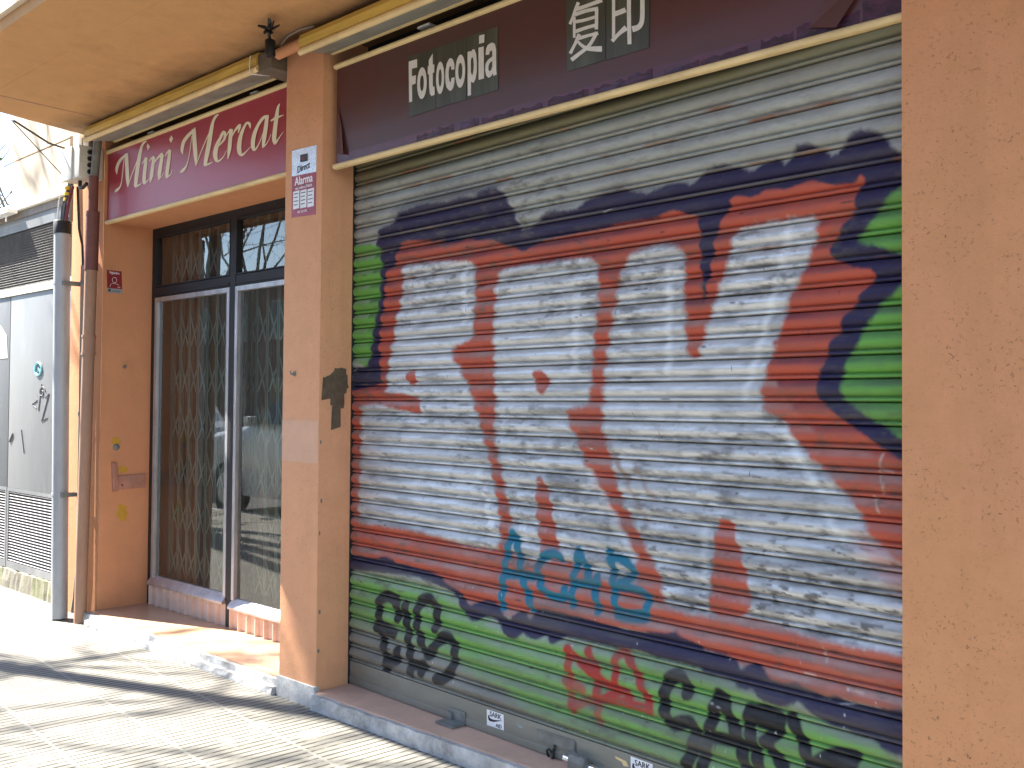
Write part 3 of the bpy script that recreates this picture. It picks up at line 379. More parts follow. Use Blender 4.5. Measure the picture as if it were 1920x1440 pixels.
LET_MINI=[[[[-6.4259,3.0545],[-6.4226,3.0644],[-6.4193,3.0739],[-6.4151,3.0829],[-6.4105,3.0922],[-6.4053,3.102],[-6.3983,3.1113],[-6.3884,3.1206],[-6.3764,3.1298],[-6.3636,3.1376],[-6.3497,3.1433],[-6.3339,3.148],[-6.3175,3.1533],[-6.3018,3.1597],[-6.2864,3.1664],[-6.271,3.1731]],[[-6.4319,3.0552],[-6.4405,3.0664],[-6.4492,3.078],[-6.454,3.0903],[-6.4533,3.1025],[-6.4486,3.1143],[-6.4405,3.1255],[-6.4288,3.1363],[-6.4139,3.1462],[-6.3973,3.1547],[-6.3793,3.1611],[-6.3607,3.1657],[-6.3418,3.1695],[-6.3216,3.1728],[-6.3002,3.1756],[-6.279,3.1784]]],[[[-6.3186,3.1794],[-6.316,3.1538],[-6.3134,3.1282],[-6.3099,3.0999],[-6.3052,3.065],[-6.2996,3.0274],[-6.2931,2.9958],[-6.2854,2.975],[-6.2768,2.9601],[-6.2682,2.9452]],[[-6.2691,3.1718],[-6.2653,3.1462],[-6.2614,3.1206],[-6.2577,3.0924],[-6.2531,3.0578],[-6.2487,3.0206],[-6.2468,2.9897],[-6.2493,2.9703],[-6.2544,2.9572],[-6.2595,2.9441]]],[[[-6.3304,3.1448],[-6.3356,3.1207],[-6.3408,3.0967],[-6.3461,3.0726],[-6.3511,3.0472],[-6.3561,3.0219],[-6.3625,3.0006],[-6.3701,2.9852],[-6.379,2.974],[-6.3901,2.9658],[-6.4054,2.9616],[-6.423,2.9601],[-6.4394,2.9572],[-6.4495,2.952],[-6.4556,2.9461],[-6.4617,2.9402]],[[-6.3217,3.1429],[-6.3264,3.1188],[-6.3312,3.0946],[-6.3358,3.0705],[-6.3401,3.045],[-6.3443,3.0194],[-6.3493,2.9976],[-6.3556,2.9814],[-6.3628,2.9688],[-6.372,2.9583],[-6.384,2.9495],[-6.3979,2.9431],[-6.4106,2.9389],[-6.4238,2.9367],[-6.4384,2.9359],[-6.4531,2.9351]]],[[[-6.257,2.9485],[-6.2439,2.9671],[-6.2308,2.9856],[-6.2169,3.0037],[-6.202,3.021],[-6.1862,3.038],[-6.1692,3.0562],[-6.1506,3.0767],[-6.1309,3.0983],[-6.1112,3.1198]],[[-6.2654,2.9508],[-6.2538,2.9699],[-6.2422,2.9889],[-6.2292,3.0076],[-6.2144,3.0251],[-6.1984,3.0422],[-6.1812,3.0604],[-6.1626,3.0808],[-6.1427,3.1025],[-6.123,3.124]]],[[[-6.0081,3.209],[-6.0206,3.2116],[-6.0351,3.2143],[-6.0512,3.2138],[-6.0655,3.2098],[-6.0784,3.203],[-6.0906,3.1931],[-6.1025,3.1799],[-6.1139,3.1637],[-6.1244,3.1453],[-6.1339,3.1238],[-6.1424,3.1],[-6.1502,3.0761],[-6.1573,3.0525],[-6.1637,3.0287],[-6.1689,3.0055],[-6.1733,2.9811],[-6.1765,2.9574],[-6.1779,2.9401],[-6.1761,2.9337],[-6.1675,2.9346],[-6.167,2.9319]],[[-6.0058,3.2048],[-6.016,3.2033],[-6.0245,3.2018],[-6.0311,3.1992],[-6.0399,3.1955],[-6.0501,3.1904],[-6.0593,3.1819],[-6.0661,3.1687],[-6.0718,3.1519],[-6.0776,3.1329],[-6.0841,3.1114],[-6.0908,3.0876],[-6.0973,3.0637],[-6.1034,3.0403],[-6.1095,3.0168],[-6.1157,2.994],[-6.1222,2.9704],[-6.129,2.9475],[-6.1358,2.9308],[-6.1433,2.924],[-6.1558,2.9227],[-6.1602,2.925]]],[[[-6.1507,2.9244],[-6.1347,2.926],[-6.1184,2.9277],[-6.1029,2.93],[-6.0898,2.9333],[-6.0785,2.9371],[-6.0675,2.9408]],[[-6.1628,2.9398],[-6.1453,2.9396],[-6.1283,2.9393],[-6.1127,2.9395],[-6.0986,2.9405],[-6.0849,2.9419],[-6.071,2.9435]]],[[[-6.0645,3.0657],[-6.0492,3.0732],[-6.034,3.0806],[-6.022,3.0869],[-6.0153,3.0915],[-6.0118,3.095],[-6.0083,3.0985]],[[-6.0716,3.069],[-6.06,3.0781],[-6.0485,3.0873],[-6.0386,3.0946],[-6.0315,3.0988],[-6.0259,3.1013],[-6.0202,3.1039]]],[[[-6.0335,3.1052],[-6.0375,3.0874],[-6.0414,3.0696],[-6.0453,3.0516],[-6.0496,3.0324],[-6.0539,3.0127],[-6.0572,2.994],[-6.0595,2.9765],[-6.0608,2.9605],[-6.0598,2.9476],[-6.0552,2.939],[-6.0482,2.9334],[-6.0412,2.928]],[[-5.9951,3.0972],[-5.996,3.0789],[-5.9969,3.0605],[-5.9988,3.0417],[-6.0024,3.0222],[-6.0069,3.0027],[-6.0104,2.9848],[-6.0114,2.9679],[-6.0113,2.9522],[-6.0129,2.9399],[-6.0176,2.9332],[-6.0239,2.9299],[-6.0302,2.9264]]],[[[-6.0239,2.9274],[-6.0117,2.9318],[-5.9993,2.9362],[-5.9873,2.941],[-5.9763,2.9461],[-5.966,2.9515],[-5.9558,2.9568]],[[-6.0397,2.939],[-6.0243,2.9411],[-6.0091,2.9432],[-5.9952,2.9459],[-5.9829,2.9498],[-5.9715,2.9544],[-5.96,2.959]]],[[[-5.9286,3.0911],[-5.9328,3.0752],[-5.937,3.0593],[-5.9417,3.0414],[-5.9479,3.0189],[-5.9547,2.9944],[-5.9595,2.9728],[-5.9607,2.9567],[-5.9601,2.9431],[-5.9595,2.9294]],[[-5.8886,3.0819],[-5.8917,3.0659],[-5.8949,3.0498],[-5.8989,3.0317],[-5.9037,3.009],[-5.9094,2.9842],[-5.9167,2.9629],[-5.9264,2.9482],[-5.9377,2.9374],[-5.9489,2.9267]]],[[[-5.9656,3.0678],[-5.9521,3.072],[-5.9388,3.0761],[-5.9273,3.0796],[-5.9182,3.0823],[-5.9099,3.0848],[-5.9011,3.0873]],[[-5.9711,3.0707],[-5.9622,3.0773],[-5.9532,3.084],[-5.9432,3.0895],[-5.9322,3.0925],[-5.9214,3.0939],[-5.911,3.0952]]],[[[-5.9157,3.0344],[-5.897,3.0442],[-5.8786,3.0539],[-5.8597,3.0621],[-5.838,3.0686],[-5.8156,3.0739],[-5.7987,3.0774],[-5.7931,3.0782],[-5.7941,3.0781],[-5.789,3.0778]],[[-5.9248,3.0387],[-5.9091,3.0499],[-5.8933,3.0611],[-5.8764,3.0714],[-5.8571,3.0806],[-5.8371,3.0886],[-5.8204,3.0942],[-5.8073,3.0961],[-5.7961,3.0946],[-5.791,3.0935]]],[[[-5.8172,3.0887],[-5.8236,3.0696],[-5.83,3.0504],[-5.8363,3.0309],[-5.8434,3.0099],[-5.8503,2.9884],[-5.8541,2.969],[-5.8528,2.9534],[-5.8482,2.9404],[-5.8437,2.9276]],[[-5.7758,3.0784],[-5.7812,3.0591],[-5.7865,3.0398],[-5.7921,3.0202],[-5.7977,2.999],[-5.8035,2.9775],[-5.8095,2.9592],[-5.8162,2.9461],[-5.8234,2.9357],[-5.8305,2.9251]]],[[[-5.828,2.9306],[-5.8169,2.9347],[-5.8054,2.9388],[-5.7948,2.9441],[-5.786,2.9511],[-5.7784,2.9589],[-5.7709,2.9667]],[[-5.8416,2.9407],[-5.8276,2.9427],[-5.8141,2.9446],[-5.8022,2.9479],[-5.7925,2.9537],[-5.7841,2.9611],[-5.7756,2.9686]]],[[[-5.758,3.0634],[-5.7466,3.0697],[-5.7354,3.0759],[-5.7245,3.0813],[-5.7137,3.0858],[-5.7026,3.0899],[-5.6912,3.0941]],[[-5.7637,3.0659],[-5.7562,3.0739],[-5.7485,3.0819],[-5.7393,3.0891],[-5.7281,3.0944],[-5.7161,3.0985],[-5.7044,3.1025]]],[[[-5.7169,3.0996],[-5.7221,3.0793],[-5.7274,3.0591],[-5.7328,3.039],[-5.739,3.0181],[-5.7453,2.9969],[-5.7502,2.9781],[-5.7528,2.9626],[-5.7537,2.9499],[-5.7529,2.9396],[-5.75,2.9321],[-5.7454,2.9267],[-5.7408,2.9213]],[[-5.6786,3.0907],[-5.682,3.0701],[-5.6853,3.0495],[-5.6894,3.0288],[-5.6951,3.0075],[-5.7014,2.9865],[-5.7066,2.9684],[-5.7095,2.9539],[-5.7114,2.9418],[-5.7143,2.9322],[-5.719,2.9261],[-5.7248,2.9227],[-5.7305,2.9193]]],[[[-5.7198,2.9228],[-5.7056,2.9274],[-5.6909,2.9321],[-5.6784,2.9385],[-5.67,2.9475],[-5.6641,2.9578],[-5.6583,2.9679]],[[-5.734,2.9342],[-5.717,2.9365],[-5.7005,2.9387],[-5.6869,2.9427],[-5.6774,2.9501],[-5.6703,2.9597],[-5.6632,2.9694]]],[[[-5.5335,3.0387],[-5.533,3.0478],[-5.5322,3.0562],[-5.5294,3.0654],[-5.5246,3.0789],[-5.518,3.0945],[-5.509,3.1078],[-5.4962,3.1176],[-5.4798,3.1263],[-5.4632,3.1341],[-5.4481,3.1401],[-5.4329,3.1449],[-5.4179,3.151],[-5.4048,3.1589],[-5.3932,3.1676],[-5.3818,3.1761]],[[-5.5383,3.0389],[-5.5481,3.0485],[-5.5583,3.0588],[-5.564,3.0721],[-5.5633,3.0886],[-5.558,3.1066],[-5.5479,3.1229],[-5.5316,3.1355],[-5.5119,3.145],[-5.493,3.1527],[-5.4756,3.1589],[-5.4589,3.1634],[-5.4428,3.1675],[-5.4256,3.1718],[-5.4075,3.1762],[-5.3893,3.1807]]],[[[-5.4296,3.1769],[-5.4267,3.1498],[-5.4237,3.1228],[-5.42,3.0949],[-5.4152,3.0648],[-5.4096,3.0341],[-5.403,3.0061],[-5.3952,2.9829],[-5.3863,2.9621],[-5.3774,2.9413]],[[-5.3842,3.1696],[-5.3793,3.1424],[-5.3745,3.1153],[-5.3699,3.0876],[-5.3649,3.0578],[-5.36,3.0273],[-5.3579,2.9998],[-5.3602,2.9778],[-5.3652,2.959],[-5.3703,2.9402]]],[[[-5.4338,3.1355],[-5.4392,3.1116],[-5.4445,3.0877],[-5.4503,3.0646],[-5.4562,3.0416],[-5.4626,3.0195],[-5.47,3.0003],[-5.4785,2.9853],[-5.488,2.9732],[-5.4995,2.9636],[-5.5146,2.9566],[-5.5316,2.952],[-5.546,2.9475],[-5.5555,2.9427],[-5.5635,2.9378],[-5.5725,2.9327]],[[-5.4254,3.1334],[-5.4304,3.1095],[-5.4354,3.0855],[-5.4407,3.0622],[-5.4461,3.0391],[-5.4518,3.0167],[-5.4581,2.9971],[-5.4651,2.9811],[-5.4728,2.9678],[-5.482,2.9561],[-5.493,2.9454],[-5.5057,2.9364],[-5.5197,2.93],[-5.5355,2.9272],[-5.5515,2.9274],[-5.5666,2.9277]]],[[[-5.3665,2.945],[-5.3531,2.9627],[-5.3397,2.9804],[-5.3253,2.9986],[-5.3087,3.0181],[-5.2911,3.0381],[-5.2747,3.0563],[-5.2606,3.0716],[-5.2478,3.0851],[-5.2357,3.0974],[-5.2242,3.1081],[-5.2133,3.1176],[-5.2024,3.1271]],[[-5.3744,2.9476],[-5.3622,2.9659],[-5.3501,2.9841],[-5.3364,3.0026],[-5.3199,3.0224],[-5.3021,3.0424],[-5.2855,3.0606],[-5.2714,3.076],[-5.2585,3.0895],[-5.2462,3.1019],[-5.2346,3.1127],[-5.2236,3.1223],[-5.2127,3.1318]]],[[[-5.1186,3.2064],[-5.13,3.2082],[-5.1429,3.21],[-5.1573,3.2085],[-5.1705,3.203],[-5.183,3.1947],[-5.1945,3.1836],[-5.2049,3.1695],[-5.2144,3.1529],[-5.2233,3.1344],[-5.2318,3.1131],[-5.24,3.0897],[-5.2477,3.0669],[-5.2552,3.0456],[-5.2623,3.0249],[-5.2689,3.0046],[-5.2752,2.9835],[-5.2809,2.9629],[-5.2845,2.9466],[-5.2848,2.9372],[-5.2831,2.9316],[-5.2818,2.9255]],[[-5.1159,3.2025],[-5.1243,3.2002],[-5.1312,3.198],[-5.1375,3.1946],[-5.1468,3.1895],[-5.1575,3.1827],[-5.1665,3.1728],[-5.1722,3.159],[-5.1761,3.1417],[-5.1804,3.1223],[-5.1858,3.1005],[-5.1916,3.0767],[-5.1978,3.0535],[-5.2043,3.0319],[-5.2113,3.011],[-5.2189,2.991],[-5.2275,2.9705],[-5.2369,2.9509],[-5.246,2.9356],[-5.2546,2.9276],[-5.2628,2.9244],[-5.2708,2.9217]]],[[[-5.2605,2.9214],[-5.2433,2.9224],[-5.2259,2.9234],[-5.2099,2.9251],[-5.1969,2.9278],[-5.1862,2.9311],[-5.1758,2.9343]],[[-5.2692,2.9366],[-5.2508,2.9355],[-5.2327,2.9344],[-5.2167,2.9339],[-5.2033,2.9344],[-5.191,2.9355],[-5.1784,2.9367]]],[[[-5.0769,3.0904],[-5.0906,3.0816],[-5.1044,3.0727],[-5.1183,3.063],[-5.1328,3.0527],[-5.1473,3.0415],[-5.1595,3.0286],[-5.1685,3.0135],[-5.1748,2.9971],[-5.1773,2.9807],[-5.1748,2.9646],[-5.1681,2.9493],[-5.1582,2.9366],[-5.1434,2.9266],[-5.1241,2.9213],[-5.1077,2.922],[-5.0916,2.9259],[-5.0741,2.9322],[-5.0584,2.9407],[-5.0462,2.9516],[-5.0357,2.9644],[-5.0253,2.9772]],[[-5.0559,3.0798],[-5.0678,3.0701],[-5.0797,3.0606],[-5.0903,3.0502],[-5.0996,3.0385],[-5.1076,3.026],[-5.1142,3.0132],[-5.1201,2.9992],[-5.125,2.9845],[-5.1276,2.9713],[-5.1272,2.9591],[-5.1248,2.9477],[-5.122,2.9398],[-5.1219,2.9368],[-5.1228,2.9351],[-5.1161,2.9331],[-5.1013,2.9342],[-5.0832,2.9385],[-5.0666,2.9451],[-5.0532,2.9547],[-5.0413,2.9667],[-5.0294,2.9788]]],[[[-5.1009,3.0695],[-5.086,3.0779],[-5.0716,3.086],[-5.0629,3.0883],[-5.0646,3.087],[-5.0613,3.0811],[-5.0594,3.0743],[-5.0599,3.0667],[-5.0631,3.0573],[-5.0702,3.0478],[-5.0835,3.0388],[-5.1019,3.0295],[-5.1207,3.0201]],[[-5.1085,3.0734],[-5.0968,3.0834],[-5.0847,3.0936],[-5.0703,3.0996],[-5.0485,3.0935],[-5.0351,3.082],[-5.0288,3.0699],[-5.0301,3.0586],[-5.037,3.0475],[-5.0492,3.0373],[-5.0676,3.0289],[-5.0901,3.0217],[-5.1124,3.0145]]],[[[-5.0299,3.0598],[-5.0205,3.0657],[-5.0112,3.0715],[-5.002,3.0765],[-4.9927,3.0805],[-4.983,3.0841],[-4.9731,3.0878]],[[-5.0357,3.0626],[-5.0291,3.0698],[-5.0224,3.0771],[-5.0146,3.0836],[-5.0053,3.0887],[-4.9954,3.0927],[-4.9858,3.0966]]],[[[-4.9978,3.0966],[-5.0017,3.0757],[-5.0056,3.0548],[-5.0092,3.0344],[-5.0125,3.0148],[-5.0154,2.996],[-5.0174,2.9776],[-5.0178,2.9597],[-5.0175,2.9418],[-5.0171,2.9239]],[[-4.9611,3.0878],[-4.9633,3.0666],[-4.9655,3.0454],[-4.968,3.0249],[-4.9705,3.0052],[-4.9734,2.9862],[-4.9785,2.9681],[-4.987,2.9517],[-4.9978,2.9366],[-5.0085,2.9216]]],[[[-4.9798,3.033],[-4.9642,3.0457],[-4.9487,3.0584],[-4.9331,3.069],[-4.9157,3.0774],[-4.898,3.0842],[-4.885,3.0888],[-4.881,3.0907],[-4.8793,3.0917],[-4.8732,3.0922]],[[-4.9867,3.036],[-4.9748,3.0504],[-4.9628,3.0648],[-4.9496,3.0777],[-4.9344,3.0887],[-4.9183,3.0978],[-4.9034,3.1037],[-4.8894,3.1045],[-4.879,3.101],[-4.873,3.0979]]],[[[-4.9012,3.0966],[-4.9078,3.056]],[[-4.8722,3.0872],[-4.8995,3.0534]]],[[[-4.7756,3.0565],[-4.7727,3.0655],[-4.77,3.0752],[-4.7732,3.0857],[-4.7861,3.0955],[-4.8041,3.1017],[-4.8223,3.102],[-4.8355,3.0966],[-4.8472,3.0881],[-4.8588,3.0782],[-4.8713,3.0667],[-4.8841,3.0533],[-4.8952,3.0384],[-4.9039,3.0222],[-4.9106,3.0049],[-4.9146,2.9882],[-4.9156,2.9722],[-4.9138,2.9568],[-4.9086,2.9428],[-4.8993,2.9305],[-4.8848,2.9194],[-4.8628,2.9124],[-4.8448,2.9146],[-4.8312,2.9206],[-4.8175,2.9274],[-4.8021,2.9349],[-4.7855,2.9434],[-4.769,2.9518]],[[-4.7818,3.0574],[-4.7883,3.0677],[-4.7947,3.0773],[-4.8,3.0825],[-4.8031,3.0851],[-4.8061,3.0879],[-4.8092,3.089],[-4.8162,3.0856],[-4.825,3.0776],[-4.8339,3.0672],[-4.8429,3.0551],[-4.8515,3.041],[-4.8583,3.0263],[-4.8631,3.0104],[-4.8663,2.9936],[-4.868,2.978],[-4.8684,2.9638],[-4.8675,2.951],[-4.8655,2.941],[-4.8632,2.9339],[-4.8619,2.9298],[-4.864,2.9287],[-4.8576,2.9277],[-4.843,2.9298],[-4.8264,2.9339],[-4.8091,2.9396],[-4.791,2.947],[-4.7729,2.9544]]],[[[-4.5959,3.0978],[-4.6132,3.1003],[-4.6322,3.1028],[-4.6529,3.1013],[-4.6718,3.0943],[-4.6888,3.084],[-4.705,3.0723],[-4.7214,3.0594],[-4.7373,3.0448],[-4.7505,3.0294],[-4.7603,3.0131],[-4.7671,2.9961],[-4.7705,2.9794],[-4.7698,2.9625],[-4.7654,2.9462],[-4.7581,2.9332],[-4.7437,2.9227],[-4.7237,2.9203],[-4.7128,2.9252],[-4.7026,2.9324],[-4.6909,2.9432],[-4.6759,2.9605],[-4.6559,2.9877],[-4.6327,3.0214],[-4.6095,3.0548]],[[-4.5923,3.0907],[-4.6077,3.0892],[-4.6216,3.0877],[-4.6338,3.0845],[-4.6485,3.0786],[-4.665,3.0702],[-4.6803,3.0596],[-4.6932,3.0464],[-4.7044,3.0312],[-4.7134,3.0159],[-4.7202,3.0004],[-4.7249,2.9846],[-4.7276,2.9701],[-4.7284,2.9559],[-4.7273,2.9426],[-4.7258,2.9344],[-4.7287,2.9341],[-4.734,2.9339],[-4.7263,2.9345],[-4.7147,2.939],[-4.701,2.9479],[-4.6842,2.964],[-4.6633,2.9906],[-4.6396,3.0241],[-4.6161,3.0574]]],[[[-4.6255,3.0989],[-4.631,3.0777],[-4.6364,3.0565],[-4.6418,3.0353],[-4.6476,3.0133],[-4.6534,2.9912],[-4.6571,2.9709],[-4.6575,2.9541],[-4.6558,2.9392],[-4.6541,2.9244]],[[-4.5921,3.0899],[-4.5953,3.0682],[-4.5985,3.0464],[-4.6024,3.0247],[-4.6074,3.0024],[-4.6131,2.9803],[-4.6196,2.9609],[-4.6273,2.9461],[-4.6357,2.934],[-4.6442,2.9218]]],[[[-4.633,2.9251],[-4.621,2.9313],[-4.6088,2.9377],[-4.597,2.9462],[-4.5861,2.958],[-4.5757,2.9718],[-4.5653,2.9855]],[[-4.6459,2.9345],[-4.6313,2.9388],[-4.6171,2.9431],[-4.6038,2.9497],[-4.5917,2.9604],[-4.5803,2.9737],[-4.5689,2.987]]],[[[-4.4884,3.14],[-4.4966,3.1374],[-4.5054,3.1342],[-4.5139,3.1269],[-4.5214,3.1144],[-4.5281,3.0987],[-4.5343,3.081],[-4.5399,3.0608],[-4.5449,3.0386],[-4.5493,3.0175],[-4.5533,2.9979],[-4.5566,2.9792],[-4.5578,2.9628],[-4.5557,2.9492],[-4.5512,2.9385],[-4.5458,2.9301],[-4.5381,2.9235],[-4.5295,2.9207],[-4.5247,2.9203]],[[-4.4835,3.1372],[-4.4867,3.1317],[-4.4894,3.1266],[-4.4916,3.1188],[-4.4935,3.1059],[-4.4955,3.0893],[-4.4979,3.0709],[-4.5013,3.0504],[-4.5052,3.0282],[-4.5088,3.0071],[-4.5121,2.9876],[-4.515,2.9694],[-4.5171,2.9545],[-4.5179,2.9437],[-4.518,2.9356],[-4.5181,2.93],[-4.5198,2.9286],[-4.5215,2.9281],[-4.5195,2.9252]]],[[[-4.5133,2.9233],[-4.5024,2.9331],[-4.4915,2.9429],[-4.4806,2.9522],[-4.4696,2.9607],[-4.4585,2.9689],[-4.4475,2.977]],[[-4.5312,2.9333],[-4.5168,2.9411],[-4.5024,2.949],[-4.4885,2.9567],[-4.4755,2.9642],[-4.4631,2.9715],[-4.4506,2.9789]]],[[[-4.57,3.0556],[-4.5523,3.0569],[-4.5348,3.0581],[-4.5197,3.0592],[-4.5074,3.0602],[-4.496,3.0611],[-4.4841,3.0622],[-4.472,3.0635],[-4.4601,3.065],[-4.4482,3.0664]],[[-4.5774,3.0637],[-4.5621,3.0677],[-4.5467,3.0717],[-4.5312,3.0744],[-4.5165,3.0748],[-4.503,3.0738],[-4.4902,3.0727],[-4.4769,3.0719],[-4.4636,3.0709],[-4.4502,3.0699]]]]
LET_MINIP=[[[-5.9997,3.1938],[-5.9621,3.1622],[-5.994,3.1456],[-6.0085,3.1724]],[[-5.6841,3.1878],[-5.6617,3.1615],[-5.6889,3.1379],[-5.7126,3.1645]]]
LET_FOTO=[[[[-3.3567,3.0844],[-3.2984,3.0825],[-3.2978,3.0434],[-3.3332,3.0461],[-3.3327,3.0108],[-3.305,3.0094],[-3.3064,2.9717],[-3.3316,2.9698],[-3.3294,2.8928],[-3.3504,2.8933]]],[[[-3.2314,2.9624],[-3.2319,2.9463],[-3.2341,2.9311],[-3.2377,2.9175],[-3.2426,2.9061],[-3.2486,2.8976],[-3.2554,2.8924],[-3.2625,2.8907],[-3.2698,2.8927],[-3.2767,2.8983],[-3.283,2.9071],[-3.2884,2.9188],[-3.2925,2.9327],[-3.2951,2.9483],[-3.2962,2.9646],[-3.2956,2.9808],[-3.2934,2.9962],[-3.2897,3.0099],[-3.2847,3.0213],[-3.2787,3.0297],[-3.2719,3.0348],[-3.2647,3.0363],[-3.2574,3.0342],[-3.2505,3.0285],[-3.2443,3.0196],[-3.239,3.0079],[-3.235,2.994],[-3.2324,2.9786]],[[-3.2508,2.9631],[-3.251,2.955],[-3.2518,2.9474],[-3.2532,2.9406],[-3.2552,2.9349],[-3.2576,2.9307],[-3.2602,2.9281],[-3.2631,2.9273],[-3.266,2.9283],[-3.2687,2.931],[-3.2712,2.9354],[-3.2733,2.9412],[-3.275,2.9481],[-3.2761,2.9558],[-3.2765,2.9639],[-3.2763,2.972],[-3.2754,2.9796],[-3.274,2.9865],[-3.2721,2.9921],[-3.2697,2.9964],[-3.267,2.9989],[-3.2641,2.9997],[-3.2613,2.9987],[-3.2585,2.9959],[-3.256,2.9915],[-3.2539,2.9857],[-3.2523,2.9788],[-3.2512,2.9711]]],[[[-3.1932,3.0829],[-3.2186,3.0586],[-3.2187,3.0317],[-3.2253,3.0313],[-3.2248,2.9943],[-3.2172,2.9942],[-3.2145,2.9327],[-3.2094,2.9028],[-3.1975,2.8901],[-3.1775,2.8922],[-3.1794,2.9298],[-3.1873,2.9293],[-3.1907,2.9403],[-3.1915,2.994],[-3.1817,2.994],[-3.1823,3.0308],[-3.1925,3.0307]]],[[[-3.1165,2.9595],[-3.1169,2.9434],[-3.1186,2.9281],[-3.1216,2.9144],[-3.1256,2.9029],[-3.1305,2.8944],[-3.1361,2.8891],[-3.142,2.8874],[-3.1479,2.8894],[-3.1536,2.8949],[-3.1588,2.9037],[-3.1632,2.9154],[-3.1666,2.9294],[-3.1688,2.945],[-3.1697,2.9613],[-3.1692,2.9776],[-3.1675,2.993],[-3.1645,3.0068],[-3.1604,3.0182],[-3.1554,3.0268],[-3.1499,3.0319],[-3.144,3.0335],[-3.138,3.0314],[-3.1323,3.0258],[-3.1272,3.0168],[-3.1228,3.0051],[-3.1195,2.9912],[-3.1173,2.9758]],[[-3.1324,2.9601],[-3.1326,2.9513],[-3.1332,2.9429],[-3.1344,2.9354],[-3.136,2.9292],[-3.1379,2.9245],[-3.1401,2.9217],[-3.1424,2.9207],[-3.1448,2.9218],[-3.1471,2.9248],[-3.1491,2.9296],[-3.1509,2.9359],[-3.1522,2.9435],[-3.1531,2.9519],[-3.1535,2.9608],[-3.1534,2.9696],[-3.1527,2.978],[-3.1516,2.9855],[-3.15,2.9917],[-3.148,2.9964],[-3.1458,2.9992],[-3.1435,3.0001],[-3.1411,2.999],[-3.1389,2.996],[-3.1368,2.9912],[-3.1351,2.9849],[-3.1337,2.9773],[-3.1328,2.9689]]],[[[-3.0505,2.9779],[-3.0531,3.0035],[-3.0609,3.0225],[-3.0736,3.0334],[-3.0871,3.0319],[-3.1004,3.0146],[-3.1082,2.9881],[-3.1096,2.9601],[-3.1074,2.9313],[-3.0999,2.9076],[-3.0829,2.8898],[-3.0694,2.8875],[-3.0575,2.8983],[-3.0506,2.9187],[-3.05,2.9419],[-3.0702,2.9433],[-3.0722,2.9297],[-3.0767,2.9251],[-3.0822,2.9319],[-3.0869,2.9518],[-3.0881,2.9741],[-3.0848,2.9921],[-3.0786,3.0001],[-3.0731,2.9941],[-3.0702,2.9793]]],[[[-2.9833,2.9597],[-2.9839,2.9435],[-2.9859,2.9282],[-2.9894,2.9145],[-2.9941,2.9031],[-2.9998,2.8946],[-3.0062,2.8893],[-3.013,2.8877],[-3.0199,2.8896],[-3.0265,2.8952],[-3.0325,2.9041],[-3.0376,2.9158],[-3.0415,2.9298],[-3.044,2.9454],[-3.045,2.9618],[-3.0444,2.9781],[-3.0423,2.9935],[-3.0388,3.0073],[-3.034,3.0187],[-3.0282,3.0272],[-3.0218,3.0323],[-3.0149,3.0339],[-3.008,3.0317],[-3.0015,3.026],[-2.9955,3.0171],[-2.9905,3.0053],[-2.9867,2.9914],[-2.9843,2.9759]],[[-3.0008,2.9603],[-3.001,2.9521],[-3.0019,2.9444],[-3.0034,2.9375],[-3.0054,2.9318],[-3.0078,2.9275],[-3.0106,2.9249],[-3.0135,2.924],[-3.0165,2.925],[-3.0193,2.9278],[-3.0219,2.9323],[-3.024,2.9382],[-3.0257,2.9452],[-3.0268,2.953],[-3.0272,2.9612],[-3.027,2.9693],[-3.0261,2.9771],[-3.0246,2.984],[-3.0226,2.9897],[-3.0201,2.994],[-3.0174,2.9966],[-3.0144,2.9974],[-3.0115,2.9964],[-3.0087,2.9936],[-3.0061,2.9891],[-3.004,2.9832],[-3.0023,2.9762],[-3.0012,2.9684]]],[[[-2.9699,3.0347],[-2.9504,3.0345],[-2.9503,3.0299],[-2.9375,3.039],[-2.9268,3.0348],[-2.9166,3.0109],[-2.9119,2.9701],[-2.9127,2.9337],[-2.9196,2.9047],[-2.9314,2.8906],[-2.9444,2.8981],[-2.947,2.9017],[-2.9459,2.8417],[-2.9662,2.8414]],[[-2.949,2.9912],[-2.9457,3.0027],[-2.9388,3.0047],[-2.9335,2.9936],[-2.9307,2.9684],[-2.9321,2.9443],[-2.937,2.9286],[-2.9431,2.9284],[-2.948,2.9418]]],[[[-2.8997,3.0876],[-2.868,3.0865],[-2.8688,3.0509],[-2.9001,3.0527]]],[[[-2.9033,3.0367],[-2.8716,3.0349],[-2.8687,2.8957],[-2.9008,2.8969]]],[[[-2.8598,2.9947],[-2.8576,3.0208],[-2.8485,3.0337],[-2.8319,3.0386],[-2.8174,3.0374],[-2.805,3.0273],[-2.7985,3.0033],[-2.7972,2.955],[-2.7967,2.916],[-2.7932,2.8957],[-2.8129,2.8942],[-2.8168,2.9062],[-2.8282,2.8947],[-2.8427,2.8929],[-2.8554,2.9054],[-2.862,2.9311],[-2.8594,2.9577],[-2.8457,2.9711],[-2.8209,2.9787],[-2.8199,2.9965],[-2.8254,3.0062],[-2.8349,3.0047],[-2.8389,2.9915]],[[-2.8199,2.9598],[-2.8351,2.955],[-2.8425,2.9417],[-2.8423,2.9265],[-2.8356,2.9195],[-2.8256,2.9227],[-2.82,2.9364]]]]
